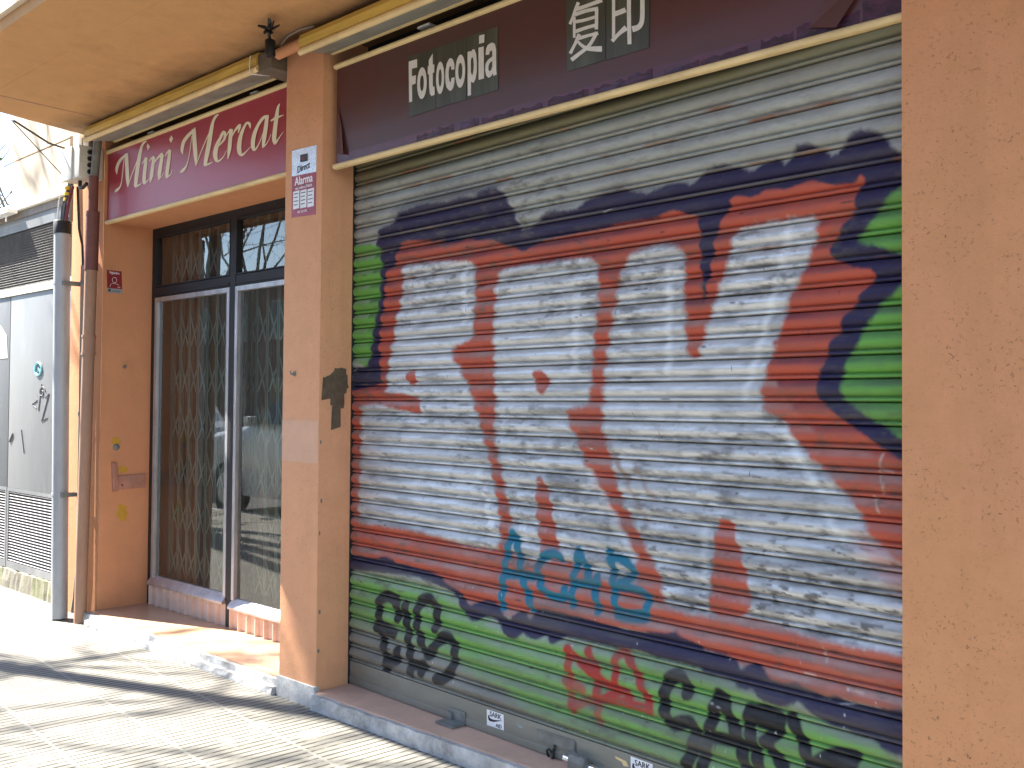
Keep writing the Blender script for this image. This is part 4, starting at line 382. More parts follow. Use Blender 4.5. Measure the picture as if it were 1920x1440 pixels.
LET_SHEETS=[[[-3.367,3.1104],[-3.174,3.1021],[-3.172,2.8281],[-3.3543,2.8255]],[[-3.1721,3.1029],[-2.9825,3.1026],[-2.976,2.8287],[-3.1683,2.8299]],[[-2.9807,3.1031],[-2.7914,3.1009],[-2.7859,2.8299],[-2.9712,2.8277]],[[-2.4185,3.1205],[-2.2229,3.1164],[-2.2214,2.8218],[-2.4117,2.8197]],[[-2.2203,3.1161],[-2.018,3.1099],[-2.0221,2.82],[-2.2174,2.8198]]]
LET_HAN=[[[[-2.3625,3.0849],[-2.3675,3.0759],[-2.3725,3.0669],[-2.3772,3.0579],[-2.3812,3.0491],[-2.3849,3.0405],[-2.3888,3.0323],[-2.3934,3.0244],[-2.3984,3.0166],[-2.4034,3.0088]],[[-2.3464,3.0754],[-2.3517,3.0666],[-2.3569,3.0579],[-2.3619,3.0493],[-2.3663,3.041],[-2.3706,3.0328],[-2.3751,3.0245],[-2.38,3.0164],[-2.3849,3.0085],[-2.3899,3.0007]]],[[[-2.3593,3.0466],[-2.3409,3.0467],[-2.3226,3.0469],[-2.3029,3.047],[-2.2809,3.0473],[-2.2578,3.0476],[-2.235,3.0479]],[[-2.3658,3.0634],[-2.3472,3.0629],[-2.3287,3.0624],[-2.3091,3.0623],[-2.2875,3.0628],[-2.2648,3.0638],[-2.2421,3.0648]]],[[[-2.3811,3.0304],[-2.3812,3.0174],[-2.3813,3.0043],[-2.3813,2.9908],[-2.3813,2.9764],[-2.3811,2.9615],[-2.381,2.9466]],[[-2.3676,3.0266],[-2.3677,3.0137],[-2.3678,3.0007],[-2.3679,2.9872],[-2.3678,2.9729],[-2.3677,2.9581],[-2.3675,2.9432]]],[[[-2.3683,3.028],[-2.3502,3.0283],[-2.3324,3.0287],[-2.3144,3.0283],[-2.2953,3.0266],[-2.2753,3.0242],[-2.2554,3.0218]],[[-2.375,3.0443],[-2.3567,3.0443],[-2.3384,3.0442],[-2.3192,3.0435],[-2.2991,3.0416],[-2.2788,3.0391],[-2.2588,3.0367]]],[[[-2.273,3.0357],[-2.2727,3.0221],[-2.2725,3.0084],[-2.2724,2.9946],[-2.2726,2.9806],[-2.2731,2.9664],[-2.2735,2.9522]],[[-2.2563,3.0312],[-2.2563,3.0176],[-2.2562,3.004],[-2.2563,2.9901],[-2.2564,2.976],[-2.2566,2.9618],[-2.2568,2.9476]]],[[[-2.3699,3.0002],[-2.3536,2.9983],[-2.3373,2.9964],[-2.3202,2.9949],[-2.302,2.9941],[-2.2836,2.9937],[-2.2653,2.9934]],[[-2.3729,3.0148],[-2.3565,3.0122],[-2.3404,3.0097],[-2.3239,3.0078],[-2.3064,3.0068],[-2.2881,3.0065],[-2.2699,3.0061]]],[[[-2.3662,2.9607],[-2.3484,2.9614],[-2.3309,2.9622],[-2.3138,2.9624],[-2.2971,2.9619],[-2.2805,2.9609],[-2.2639,2.9599]],[[-2.3726,2.9759],[-2.3546,2.9761],[-2.3366,2.9763],[-2.3188,2.9762],[-2.3015,2.9757],[-2.2847,2.9748],[-2.2682,2.974]]],[[[-2.3572,2.9582],[-2.3625,2.9483],[-2.3679,2.9383],[-2.3729,2.9295],[-2.3773,2.9226],[-2.3816,2.9168],[-2.3861,2.9109],[-2.391,2.9047],[-2.3962,2.8986],[-2.4013,2.8925]],[[-2.3402,2.9484],[-2.3464,2.9389],[-2.3527,2.9294],[-2.3586,2.9209],[-2.3638,2.914],[-2.3685,2.9083],[-2.373,2.9025],[-2.3776,2.8961],[-2.3822,2.8896],[-2.3867,2.8831]]],[[[-2.3492,2.9294],[-2.3338,2.9296],[-2.3185,2.9298],[-2.303,2.9296],[-2.287,2.9287],[-2.2707,2.9275],[-2.2543,2.9262]],[[-2.3546,2.9447],[-2.3388,2.9439],[-2.3231,2.9431],[-2.3071,2.9424],[-2.2909,2.9417],[-2.2746,2.9409],[-2.2584,2.9402]]],[[[-2.2717,2.9436],[-2.2767,2.9354],[-2.2817,2.9273],[-2.2876,2.9196],[-2.2944,2.912],[-2.3019,2.905],[-2.3109,2.8987],[-2.3227,2.8934],[-2.3369,2.8885],[-2.3515,2.8836],[-2.3657,2.8785],[-2.3798,2.8736],[-2.3941,2.8686]],[[-2.2546,2.9327],[-2.2606,2.9251],[-2.2667,2.9173],[-2.2734,2.9096],[-2.2806,2.9017],[-2.2885,2.8938],[-2.2987,2.8863],[-2.3116,2.8801],[-2.3261,2.8747],[-2.3402,2.8694],[-2.3538,2.8639],[-2.3674,2.8583],[-2.3811,2.8527]]],[[[-2.361,2.9236],[-2.3555,2.9173],[-2.3497,2.9107],[-2.3427,2.9037],[-2.3345,2.8962],[-2.3248,2.8881],[-2.3129,2.8805],[-2.2991,2.8745],[-2.2852,2.8699],[-2.2722,2.8659],[-2.2602,2.8623],[-2.2485,2.8591],[-2.237,2.856]],[[-2.3509,2.9285],[-2.3451,2.9224],[-2.3395,2.9165],[-2.333,2.9108],[-2.3249,2.9046],[-2.3163,2.8987],[-2.3075,2.8942],[-2.2971,2.891],[-2.2847,2.8883],[-2.272,2.8857],[-2.2602,2.8831],[-2.2489,2.8807],[-2.2374,2.8784]]],[[[-2.1914,3.0792],[-2.1913,3.0581],[-2.1911,3.037],[-2.1909,3.011],[-2.1907,2.9766],[-2.1904,2.9373],[-2.1902,2.8981]],[[-2.1762,3.0749],[-2.1761,3.0538],[-2.1759,3.0328],[-2.1758,3.0068],[-2.1755,2.9726],[-2.1753,2.9334],[-2.175,2.8942]]],[[[-2.183,2.8785],[-2.1731,2.8855],[-2.1633,2.8924],[-2.1528,2.8983],[-2.1409,2.9025],[-2.128,2.9058],[-2.115,2.9092]],[[-2.1967,2.8919],[-2.1862,2.8984],[-2.1756,2.9049],[-2.1647,2.9114],[-2.1536,2.9179],[-2.1426,2.9243],[-2.1318,2.9306]]],[[[-2.1748,2.9757],[-2.1657,2.9759],[-2.1565,2.9762],[-2.1474,2.9766],[-2.1388,2.9771],[-2.1306,2.9776],[-2.1225,2.9782]],[[-2.1827,2.9963],[-2.1735,2.9962],[-2.1643,2.9961],[-2.1557,2.9962],[-2.1476,2.9967],[-2.1397,2.9974],[-2.1317,2.9981]]],[[[-2.1787,3.0597],[-2.1697,3.0618],[-2.1608,3.0639],[-2.152,3.0661],[-2.1434,3.0684],[-2.1349,3.0709],[-2.1264,3.0734]],[[-2.1877,3.0728],[-2.1793,3.0756],[-2.1709,3.0785],[-2.1625,3.0812],[-2.154,3.0837],[-2.1453,3.0861],[-2.1368,3.0885]]],[[[-2.12,3.0714],[-2.1206,3.0427],[-2.1212,3.014],[-2.1212,2.9812],[-2.1203,2.9418],[-2.1189,2.8985],[-2.1174,2.8553]],[[-2.1022,3.066],[-2.1023,3.0373],[-2.1025,3.0086],[-2.1024,2.9761],[-2.1017,2.9371],[-2.1006,2.8941],[-2.0996,2.8511]]],[[[-2.1084,3.0557],[-2.0982,3.0555],[-2.0879,3.0552],[-2.0773,3.0552],[-2.0664,3.0554],[-2.0554,3.0558],[-2.0446,3.0561]],[[-2.1147,3.0735],[-2.1045,3.0733],[-2.0943,3.073],[-2.0841,3.0729],[-2.0736,3.0731],[-2.0628,3.0734],[-2.0519,3.0737]]],[[[-2.0602,3.0685],[-2.0604,3.0481],[-2.0606,3.0276],[-2.0608,3.0063],[-2.0608,2.9823],[-2.0608,2.9577],[-2.0617,2.9386],[-2.0635,2.9282],[-2.0659,2.9232],[-2.0689,2.9197],[-2.0721,2.9176],[-2.0755,2.9172],[-2.08,2.917],[-2.0854,2.9171],[-2.0922,2.9179],[-2.0997,2.9188]],[[-2.0403,3.0625],[-2.0405,3.0421],[-2.0407,3.0217],[-2.0409,3.0006],[-2.0408,2.9767],[-2.0406,2.9519],[-2.0413,2.9319],[-2.0434,2.9193],[-2.0466,2.9113],[-2.0507,2.9054],[-2.056,2.9003],[-2.0626,2.8971],[-2.0695,2.8953],[-2.0774,2.8943],[-2.0854,2.8943],[-2.0926,2.8942]]]]
Q_ALARM=[[-4.2123,2.878,2.8099],[-3.9999,2.878,2.8026],[-4.0016,2.878,2.4526],[-4.2094,2.878,2.4628]]
Q_NOTICE=[[-6.575,2.9907,2.4168],[-6.575,3.0966,2.4171],[-6.575,3.1032,2.2607],[-6.575,2.9972,2.2622]]
Q_TAPE=[[-3.954,2.919,1.6411],[-3.954,2.9394,1.6461],[-3.954,2.9651,1.667],[-3.954,2.9704,1.6829],[-3.954,2.9898,1.6813],[-3.954,3.012,1.6865],[-3.954,3.0429,1.6808],[-3.954,3.0419,1.6558],[-3.954,3.0518,1.6493],[-3.954,3.0525,1.604],[-3.954,3.0612,1.586],[-3.954,3.0472,1.5789],[-3.954,3.0447,1.5585],[-3.954,3.0321,1.5538],[-3.954,3.0303,1.4804],[-3.954,2.9762,1.4768],[-3.954,2.9704,1.4947],[-3.954,2.9443,1.4957],[-3.954,2.9465,1.5325],[-3.954,2.953,1.5594],[-3.954,2.9148,1.5588],[-3.954,2.9116,1.5965],[-3.954,2.9236,1.6056]]
Q_LATCHV=[[-6.575,3.0441,1.082],[-6.575,3.0781,1.0807],[-6.575,3.0894,0.8848],[-6.575,3.0528,0.8819]]
Q_LATCHH=[[-6.575,3.085,0.9904],[-6.575,3.2893,0.9963],[-6.575,3.2937,0.8989],[-6.575,3.0919,0.8924]]
Q_HOLE=[[-6.575,3.0789,1.1912],[-6.575,3.0757,1.2247]]
Q_HOOK=[[-6.575,3.1273,1.7501]]
Q_YPATCH=[[-6.575,3.0462,1.2612],[-6.575,3.1093,1.26],[-6.575,3.0998,1.1983],[-6.575,3.0525,1.1996],[-6.575,3.089,1.0597],[-6.575,3.1715,1.0563],[-6.575,3.167,1.0072],[-6.575,3.0926,1.0029],[-6.575,3.0936,0.7972],[-6.575,3.1546,0.793],[-6.575,3.1674,0.6678],[-6.575,3.0931,0.674]]
Q_BLK=[[-4.2015,2.7,3.3436],[-4.1111,2.7,3.3206],[-4.0998,2.7,3.2348],[-4.1898,2.7,3.2539],[-4.2714,2.7,3.4354],[-4.0611,2.7,3.3611],[-4.1402,2.7,3.3603],[-4.2358,2.7,3.3687],[-4.0847,2.7,3.386]]
Q_STUB=[[-4.218,2.8,3.2964],[-4.0409,2.8,3.3045]]
Q_BOXM=[[-4.4785,2.85,3.3534],[-4.2496,2.85,3.3207],[-4.2472,2.85,3.214],[-4.4448,2.85,3.225]]
Q_STRING=[[-4.4192,2.78,3.3285],[-4.4124,2.78,3.2563],[-4.1603,2.78,3.1105]]
Q_JB=[[-6.8925,2.84,3.2348],[-6.7105,2.84,3.2557],[-6.5323,2.84,3.2098],[-6.5246,2.84,3.0157],[-6.8662,2.84,3.0309],[-6.676,2.84,3.0391]]
Q_JB2=[[-7.026,2.9,3.412],[-6.928,2.9,3.4206],[-6.7697,2.9,3.3909],[-6.7651,2.9,3.2774],[-7.0038,2.9,3.3117]]
Q_SARK1=[[1.0421,0.186],[1.1472,0.1864],[1.1509,0.1435],[1.043,0.1152]]
Q_SARK2=[[1.8319,0.2004],[1.9339,0.1961],[1.939,0.1587],[1.8349,0.13]]
Q_PLATE=[[1.348,0.1757],[1.5478,0.1804],[1.5591,0.1728],[1.5595,0.1333],[1.3484,0.1302]]
Q_CHROME=[[1.5335,0.1142],[1.6667,0.1087]]
Q_RING=[[1.4077,0.1021],[1.4549,0.1101],[1.4259,0.0577]]
Q_BRK=[[0.7794,0.075],[0.9057,0.133],[0.9062,0.0911],[0.8456,0.0623]]
Q_BARTOP=[[0.7844,0.1983],[1.3851,0.2022],[1.853,0.2035]]
Q_SCRAP=[[1.2169,0.1704],[1.2676,0.1671],[1.7652,0.1709],[1.822,0.1621]]
Q_CYAN=[[-7.8163,3.03,1.7568],[-7.8183,3.03,1.7984],[-7.7445,3.03,1.7553]]
Q_SIHG=[[-7.8901,3.03,1.5573],[-7.8258,3.03,1.5155],[-7.9285,3.03,1.4818],[-7.8436,3.03,1.453],[-7.7494,3.03,1.6396],[-7.8013,3.03,1.4326],[-7.6838,3.03,1.5363],[-7.6051,3.03,1.5648],[-7.7361,3.03,1.3507],[-7.6169,3.03,1.3853],[-7.5346,3.03,1.3136]]
Q_SIHG2=[[-8.3091,3.03,1.2458],[-8.3735,3.03,1.1745],[-8.1331,3.03,1.2758],[-8.0698,3.03,1.0905]]
D, D2, YN, DOOR = 2.878, 2.965, 3.03, 3.325
ZS, XL, XP0, XP1, XR = .0805, -6.575, -4.272, -3.954, -1.085
ZSOF = 3.364

# ------------------------------------------------------------------ ground
g = MB(); g.add([(-60,-.55,0),(25,-.55,0),(25,30,0),(-60,30,0)], [(0,1,2,3)])
tag(g.build('pavement', 'pavement'), kind='structure')
g = MB(); g.add([(-90,-60,-.13),(60,-60,-.13),(60,-.6,-.13),(-90,-.6,-.13)], [(0,1,2,3)])
tag(g.build('road', 'road'), kind='structure')
tag(box('kerb', 'kerb', None, -60, 25, -.72, -.552, -.3, .004, bevel=.012), kind='structure')

# ------------------------------------------------------------------ orange building
b = thing('shop_building', (-3.9, 3.2, 0), 'orange stuccoed shop building with a deep overhang above two shopfronts', 'building')
box('pier', 'stucco', b, XR, 4.5, D, 3.6, -.2, ZSOF+.05)
M['stucco3'] = stucco('pillar_paint', (.70,.355,.19), (.68,.335,.185), .60, .4, 12)
box('pillar', 'stucco3', b, XP0, XP1, D, 3.6, -.2, ZSOF+.05, bevel=.006)
pl = MB(); pl.box(-7.09, XL, D2, 3.6, -.2, 12); pl.build('pier', 'stucco2', b, bevel=.006)
box('plinth', 'white_plaster', b, XP0-.004, XP1+.002, D-.012, D+.02, -.05, .105, bevel=.004)
lin = MB(); lin.box(XL+.001, XP0-.001, D2+.045, 3.6, 2.742, 2.80).box(XL+.001, XP0-.001, 3.18, 3.6, 2.801, ZSOF+.04); lin.build('lintel', 'stucco2', b)
box('store_room', 'dark', b, XP1-.02, XR+.02, 3.42, 3.58, -.1, 2.79)
box('header', 'dark', b, XP1+.001, XR-.001, 3.16, 3.6, 2.80, ZSOF+.04)
sf = MB(); sk = [(-6.52,1.79),(-6.752,2.965),(-6.752,3.6),(4.5,3.6),(4.5,1.79)]
sf.slab([(x,y,ZSOF) for x,y in sk], (0,0,.06)); sf.build('soffit', 'soffit', b)
fs = MB(); sk2 = [(-6.515,1.762),(-6.73,2.96),(-6.73,3.6),(4.5,3.6),(4.5,1.762)]
fs.slab([(x,y,ZSOF+.062) for x,y in sk2], (0,0,8.6)); fs.build('upper_floor', 'fascia', b)
box('soffit_joint', 'rustpipe', b, -6.262, -6.252, 1.80, 2.955, ZSOF-.002, ZSOF+.01)
cr = MB(); cr.tube([(-6.3,2.12,ZSOF+.001),(-5.6,2.125,ZSOF),(-5.1,2.13,ZSOF+.001),(-4.2,2.15,ZSOF)], .0022, 4); cr.build('soffit_crack', 'soffit', b)

M['patch'] = stucco('faded_repaint', (.66,.39,.255), (.68,.385,.25), .66, .3, 3)
box('repaint_patch', 'patch', b, XP0+.003, XP1-.003, D-.0012, D+.01, 1.205, 1.418)
# door step and shutter step
ds = thing('doorstep', (-5.4, 3.1, 0), 'sunlit terracotta doorstep with a crumbling white edge below the glazed door', 'step')
box('tread', 'tile', ds, XL+.001, XP0-.001, D2-.055, 3.42, -.02, ZS, bevel=.004)
def rough_strip(x0, x1, y0, y1, z0, z1, seed, amp):
    rnd = random.Random(seed); m = MB(); k = max(6, int((x1-x0)/.045)); prof = []
    for i in range(k+1):
        x = x0+(x1-x0)*i/k; a = rnd.uniform(-1,1)*amp; c = rnd.uniform(-1,1)*amp
        zt = z1-(abs(rnd.gauss(0,1))*amp*.9 if rnd.random() < .35 else 0)
        prof.append([(x,y1,z0),(x,y0+a*.3,z0),(x,y0+a,z0+(zt-z0)*.55),(x,y0+.004+c*.6,zt),(x,y1,zt)])
    o = 0; vs = [p for r in prof for p in r]; fs = []
    for i in range(k):
        for j in range(5): fs.append((i*5+j, i*5+(j+1)%5, (i+1)*5+(j+1)%5, (i+1)*5+j))
    fs += [(0,1,2,3,4), tuple(k*5+j for j in (4,3,2,1,0))]
    return m.add(vs, fs)
rough_strip(XL-.02, XP0-.004, D2-.085, D2-.05, -.02, .074, 3, .0035).build('riser', 'white_plaster', ds)
rough_strip(XL+.07, XP0-.02, D2-.118, D2-.08, -.02, .040, 4, .0035).build('kerb_render', 'white_plaster', ds)
ss = thing('shutter_step', (-2.5, 3.0, 0), 'shaded terracotta tiled step with whitewashed riser below the painted roller shutter', 'step')
tl = MB(); xs = [XP1+.001, -3.05, -2.30, -1.55, XR-.001]
for i in range(4): tl.box(xs[i]+.0018, xs[i+1]-.0018, D-.006, 3.35, .02, ZS+(.0007*(i%2)))
tl.build('tread', 'tile2', ss)
box('joint', 'white_plaster', ss, XP1+.002, XR-.002, D-.003, 3.34, .01, ZS-.0025)
rough_strip(XP1+.003, XR-.003, D-.032, D-.004, -.02, .0735, 8, .005).build('riser', 'white_plaster', ss)

# ------------------------------------------------------------------ roller shutter
DL = -0.0533753; SB = Vector((-3.964, 3.093, .081)); SU = Vector((math.cos(DL), math.sin(DL), 0)); SN = Vector((math.sin(DL), -math.cos(DL), 0))  # SN points to the street
def spt(u, z, o=0): return SB+SU*u+SN*o+Vector((0,0,z-SB.z))
rng = np.random.default_rng(11)
def vnoise(u, z, su, sz, seed, octv=3):
    out = np.zeros_like(u); amp = 1; tot = 0
    for k in range(octv):
        r_ = np.random.default_rng(seed*17+k); G = r_.random((256,256)); a = u/su*2**k+k*31.7; c = z/sz*2**k+k*11.3
        ia = np.floor(a).astype(int); ic = np.floor(c).astype(int); fa = a-ia; fc = c-ic
        fa = fa*fa*(3-2*fa); fc = fc*fc*(3-2*fc)
        g_ = lambda i, j: G[i % 256, j % 256]
        out += amp*((g_(ia,ic)*(1-fa)+g_(ia+1,ic)*fa)*(1-fc)+(g_(ia,ic+1)*(1-fa)+g_(ia+1,ic+1)*fa)*fc); tot += amp; amp *= .55
    return out/tot
def smooth_closed(P, it=1):
    P = np.array(P)
    for _ in range(it):
        Q = np.roll(P, -1, 0); P = np.stack([.75*P+.25*Q, .25*P+.75*Q], 1).reshape(-1, 2)
    return P
def sdf_poly(P, U, Z):
    d = np.full(U.shape, 9e9); ins = np.zeros(U.shape, bool)
    for i in range(len(P)):
        a = P[i]; b_ = P[(i+1) % len(P)]; e = b_-a; L = e@e+1e-12
        t = np.clip(((U-a[0])*e[0]+(Z-a[1])*e[1])/L, 0, 1)
        d = np.minimum(d, (U-a[0]-t*e[0])**2+(Z-a[1]-t*e[1])**2)
        c = ((a[1] > Z) != (b_[1] > Z)); x = a[0]+(Z-a[1])/((b_[1]-a[1]) if abs(b_[1]-a[1]) > 1e-9 else 1e-9)*e[0]
        ins ^= c & (U < x)
    return np.where(ins, 1, -1)*np.sqrt(d)               # positive inside
def catmull(P, sub=5):
    P = np.array(P)
    if len(P) < 3: return P
    E_ = np.vstack([2*P[0]-P[1], P, 2*P[-1]-P[-2]]); out = []
    for i in range(1, len(E_)-2):
        a, b_, c, d_ = E_[i-1:i+3]
        for k in range(sub):
            t = k/sub; out.append(.5*(2*b_+(c-a)*t+(2*a-5*b_+4*c-d_)*t*t+(3*b_-a-3*c+d_)*t**3))
    return np.array(out+[P[-1]])
def dist_line(P, U, Z):
    d = np.full(U.shape, 9e9)
    for a, b_ in zip(P[:-1], P[1:]):
        e = b_-a; L = e@e+1e-12; t = np.clip(((U-a[0])*e[0]+(Z-a[1])*e[1])/L, 0, 1)
        d = np.minimum(d, (U-a[0]-t*e[0])**2+(Z-a[1]-t*e[1])**2)
    return np.sqrt(d)
PIG = dict(navy=(.022,.017,.056), green=(.125,.33,.060), orange=(.44,.085,.048), silver=(.63,.635,.625), teal=(.012,.16,.24),
           black=(.010,.010,.011), red=(.36,.035,.022), hilite=(.80,.82,.80), brown=(.30,.17,.12), drip=(.62,.50,.40))
PITCH, ZSEAM = .0735, 1.519
PROF = [(0,-.014),(.024,-.010),(.042,.0012),(.10,.0050),(.18,.0094),(.27,.0132),(.36,.0154),(.44,.0160),(.52,.0148),(.60,.0118),(.67,.0074),(.712,.0022),(.726,-.0030),(.765,-.0055),(.80,-.0010),(.825,.0046),(.87,.0068),(.925,.0060),(.960,.0020),(.972,-.010),(.985,-.014)]
def build_shutter_curtain(parent):
    u = np.arange(.017, 2.886, .0034); rows_z = []; rows_o = []; rows_t = []
    for k in range(18, -19, -1):
        zt = ZSEAM+PITCH*k
        if k <= -18: break
        for t, o in PROF: rows_z.append(zt-t*PITCH); rows_o.append(o); rows_t.append(t)
    rz = np.array(rows_z); ro = np.array(rows_o); rt = np.array(rows_t)
    U, Z = np.meshgrid(u, rz); O = np.repeat(ro[:,None], len(u), 1); T = np.repeat(rt[:,None], len(u), 1)
    slat = np.repeat((np.arange(len(rz))//len(PROF))[:,None], len(u), 1)
    # every slat hangs a little differently, small dents
    rs = np.random.default_rng(5); off = rs.normal(0, .0007, 64)[slat]; O = O+off+(vnoise(U, Z, .5, .10, 3, 2)-.5)*.0022
    dent = np.zeros_like(U)
    for _ in range(26):
        du, dz, rr = rs.uniform(0,2.86), rs.uniform(.3,2.6), rs.uniform(.02,.05); dent += -.003*np.exp(-((U-du)/rr)**2-((Z-dz)/.02)**2)
    O += dent
    n1 = vnoise(U, Z, .05, .02, 21, 4)-.5; n2 = vnoise(U, Z, .30, .16, 22, 4); n3 = vnoise(U, Z, .16, .010, 23, 4); n4 = vnoise(U, Z, .012, .012, 24, 2)
    C = np.empty(U.shape+(3,)); C[:] = (.345,.352,.318)
    ch = np.full(U.shape, .22)
    C *= (1+(n2-.5)*.25)[...,None]
    olive = np.clip((Z-2.55)/.1, 0, 1)[...,None]; C = C*(1-olive)+np.array((.16,.145,.075))*olive
    gl = np.clip((.62-Z)/.3, 0, 1)[...,None]; C = C*(1-gl)+np.array((.215,.21,.175))*gl
    rim = np.clip((.055-U)/.05, 0, 1)[...,None]*.7; C = C*(1-rim)+np.array((.12,.115,.10))*rim
    ups = np.clip((T-.0)/.04, 0, 1)*np.clip((.40-T)/.16, 0, 1); ups = ups*(.30+.70*np.clip((vnoise(U, slat*2.3, .14, 1., 61, 4)-.28)*2.6, 0, 1))*(.75+.5*(n1+.5))  # upper slat faces: thin spray coverage plus up-facing shade painted into the colour
    def put(a, col, chrome=0.):
        nonlocal C, ch
        a = np.clip(a, 0, 1); C = C*(1-a[...,None])+np.array(col)*a[...,None]; ch = ch*(1-a)+chrome*a
    def fill(key, col, feather, jag=.004, chrome=0., amt=1., it=1, thin=0., miss_shade=0.):
        P = smooth_closed(GRAF_POLY[key], it); m = .06
        i0, i1 = np.searchsorted(u, [P[:,0].min()-m, P[:,0].max()+m]); zz = (rz > P[:,1].min()-m) & (rz < P[:,1].max()+m); j = np.where(zz)[0]
        if len(j) == 0 or i1 <= i0: return
        sl = (slice(j[0], j[-1]+1), slice(i0, i1)); s = sdf_poly(P, U[sl], Z[sl])+n1[sl]*jag*2+(n4[sl]-.5)*feather*.8
        a = np.clip(.5+s/(2*feather), 0, 1); a = a*a*(3-2*a)*amt
        if miss_shade: a = a*(1-miss_shade*np.clip(ups[sl], 0, 1))
        if thin: a *= 1-thin*np.clip((n2[sl]-.42)*4, 0, 1)
        A = np.zeros_like(U); A[sl] = a; put(A, col, chrome)
    fill('navy_mist', PIG['navy'], .05, .02, amt=.45); fill('navy_mist2', PIG['navy'], .045, .02, amt=.4)
    fill('navy_top', PIG['navy'], .010, .006)
    for k in ('green_left','green_up','green_low'): fill(k, PIG['green'], .010, .005, miss_shade=.5)
    fill('green_bottom', (.145,.33,.075), .045, .012, thin=.12, miss_shade=.55)
    fill('orange', PIG['orange'], .006, .005, thin=.10, miss_shade=.55)
    fill('navy_low', (.030,.025,.060), .007, .006)
    for k in ('silver_a','silver_b','silver_c'): fill(k, (.27,.285,.30), .012, .008, .45)
    for k in ('silver_a','silver_b','silver_c'): fill(k, PIG['silver'], .017, .009, .9, miss_shade=.42)
    # silver coat worn through in streaks along the slats, with smoky overspray where strokes end
    chm = np.clip(ch*1.15, 0, 1)
    w1 = np.clip((n3-.50)*5, 0, 1)*np.clip((n2-.36)*4, 0, 1); put(w1*.7*chm, (.25,.25,.245), .5)
    w2 = np.clip((vnoise(U, Z, .09, .022, 31, 5)-.53)*6, 0, 1)*np.clip((vnoise(U, Z, .5, .3, 33, 3)-.36)*5, 0, 1); put(w2*.8*(.55+.45*np.clip(U-.9,0,1))*chm, (.17,.165,.165), .4)
    w3 = np.clip((vnoise(U, Z, .045, .012, 35, 3)-.60)*8, 0, 1)*np.clip((U-1.1)*.9, 0, 1)*np.clip((1.35-Z)*2, 0, 1); put(np.clip(w3*1.3,0,.95)*chm, (.13,.125,.12), .3)
    for k in ('tongue','dot_a','stroke_b','dot_b','stroke_c'): fill(k, PIG['orange'], .008, .006, miss_shade=.40)
    fill('drip_orange', PIG['orange'], .05, .02, amt=.5)
    for kind, r_, P in GRAF_STROKE:
        P = catmull(P); m = r_+.05
        i0, i1 = np.searchsorted(u, [P[:,0].min()-m, P[:,0].max()+m]); j = np.where((rz > P[:,1].min()-m) & (rz < P[:,1].max()+m))[0]
        if len(j) == 0 or i1 <= i0: continue
        sl = (slice(j[0], j[-1]+1), slice(i0, i1)); dd = dist_line(P, U[sl], Z[sl])+n1[sl]*.004
        f = dict(teal=.005, black=.0045, red=.006, hilite=.010, brown=.008, drip=.003)[kind]; am = dict(hilite=.62, brown=.5, drip=.55).get(kind, 1)
        a = np.clip(.5+(r_-dd)/(2*f), 0, 1)*am; mist = np.clip(1-dd/(r_*2.6), 0, 1)**2*.16 if kind in ('teal','black','red') else 0
        A = np.zeros_like(U); A[sl] = np.maximum(a, mist)*(1-.35*np.clip((n2[sl]-.55)*5, 0, 1) if kind == 'red' else 1)
        put(A, PIG[kind], .5 if kind == 'hilite' else 0)
    # grime: dusty streaks, scratches to metal, rust along some slat lips
    gr = np.clip((vnoise(U, Z, .35, .03, 41, 5)-.47)*3.2, 0, 1)*(.6+.8*np.clip((1.6-Z)*.8, 0, 1)); put(gr*.42, (.115,.105,.09), .05)
    sm = np.clip((vnoise(U, Z, .05, .016, 43, 5)-.54)*5, 0, 1)*np.clip((vnoise(U, Z, .6, .25, 44, 3)-.38)*4, 0, 1); put(sm*.62, (.10,.09,.075), .05)
    lr = np.clip((U-.9)*.7, 0, 1)*np.clip((1.45-Z)*1.6, 0, 1)*np.clip((vnoise(U, Z, .11, .020, 47, 5)-.46)*5, 0, 1); put(lr*.6*np.clip(ch*1.2, 0, 1), (.12,.115,.11), .2)
    low = np.clip((.45-Z)*2.2, 0, 1)*np.clip((n2-.35)*3, 0, 1); put(low*.35, (.17,.165,.13))
    rb = np.clip((U-2.2)*1.6, 0, 1)*np.clip((.75-Z)*2, 0, 1)*np.clip((n3-.40)*4, 0, 1); put(rb*.6, (.11,.10,.09))
    rust = (T > .80)*(T < .99)*np.clip((vnoise(U, slat*3.7, .22, 1., 51, 3)-.66)*9, 0, 1)*np.clip((Z-1.9)*3+.25, 0, 1); put(rust*.75, (.23,.085,.035))
    tan = (T > .82)*(T < .97)*np.clip((vnoise(U, slat*5.1, .5, 1., 52, 2)-.35)*3, 0, 1)*np.clip((Z-2.0)*3, 0, 1); put(tan*.35, (.42,.36,.24))
    for _ in range(150):
        su_, sz_ = rs.uniform(.05,2.8), rs.uniform(.3,2.3); L_ = rs.uniform(.01,.05); w_ = .0022
        hz = rs.random() < .55; a_, b__ = (L_*.6, w_) if hz else (w_*.8, L_*.3)
        s_ = np.exp(-((Z-sz_-(U-su_)*rs.normal(0,.12))/b__)**4-((U-su_)/a_)**4); put(s_*.8, (.03,.028,.03) if rs.random()<.85 else (.45,.45,.43))
    for _ in range(70):
        su_, sz_, q = rs.uniform(.3,2.8), rs.uniform(.2,.75), rs.uniform(.0015,.003); put(np.exp(-((U-su_)**2+(Z-sz_)**2)/q**2), (.62,.62,.58))
    n_r, n_c = U.shape
    Pw = np.array(SB)[None,None,:]+U[...,None]*np.array(SU)+O[...,None]*np.array(SN); Pw[...,2] = Z
    Pw -= np.array(parent.location)
    idx = np.arange(n_r*n_c).reshape(n_r, n_c)
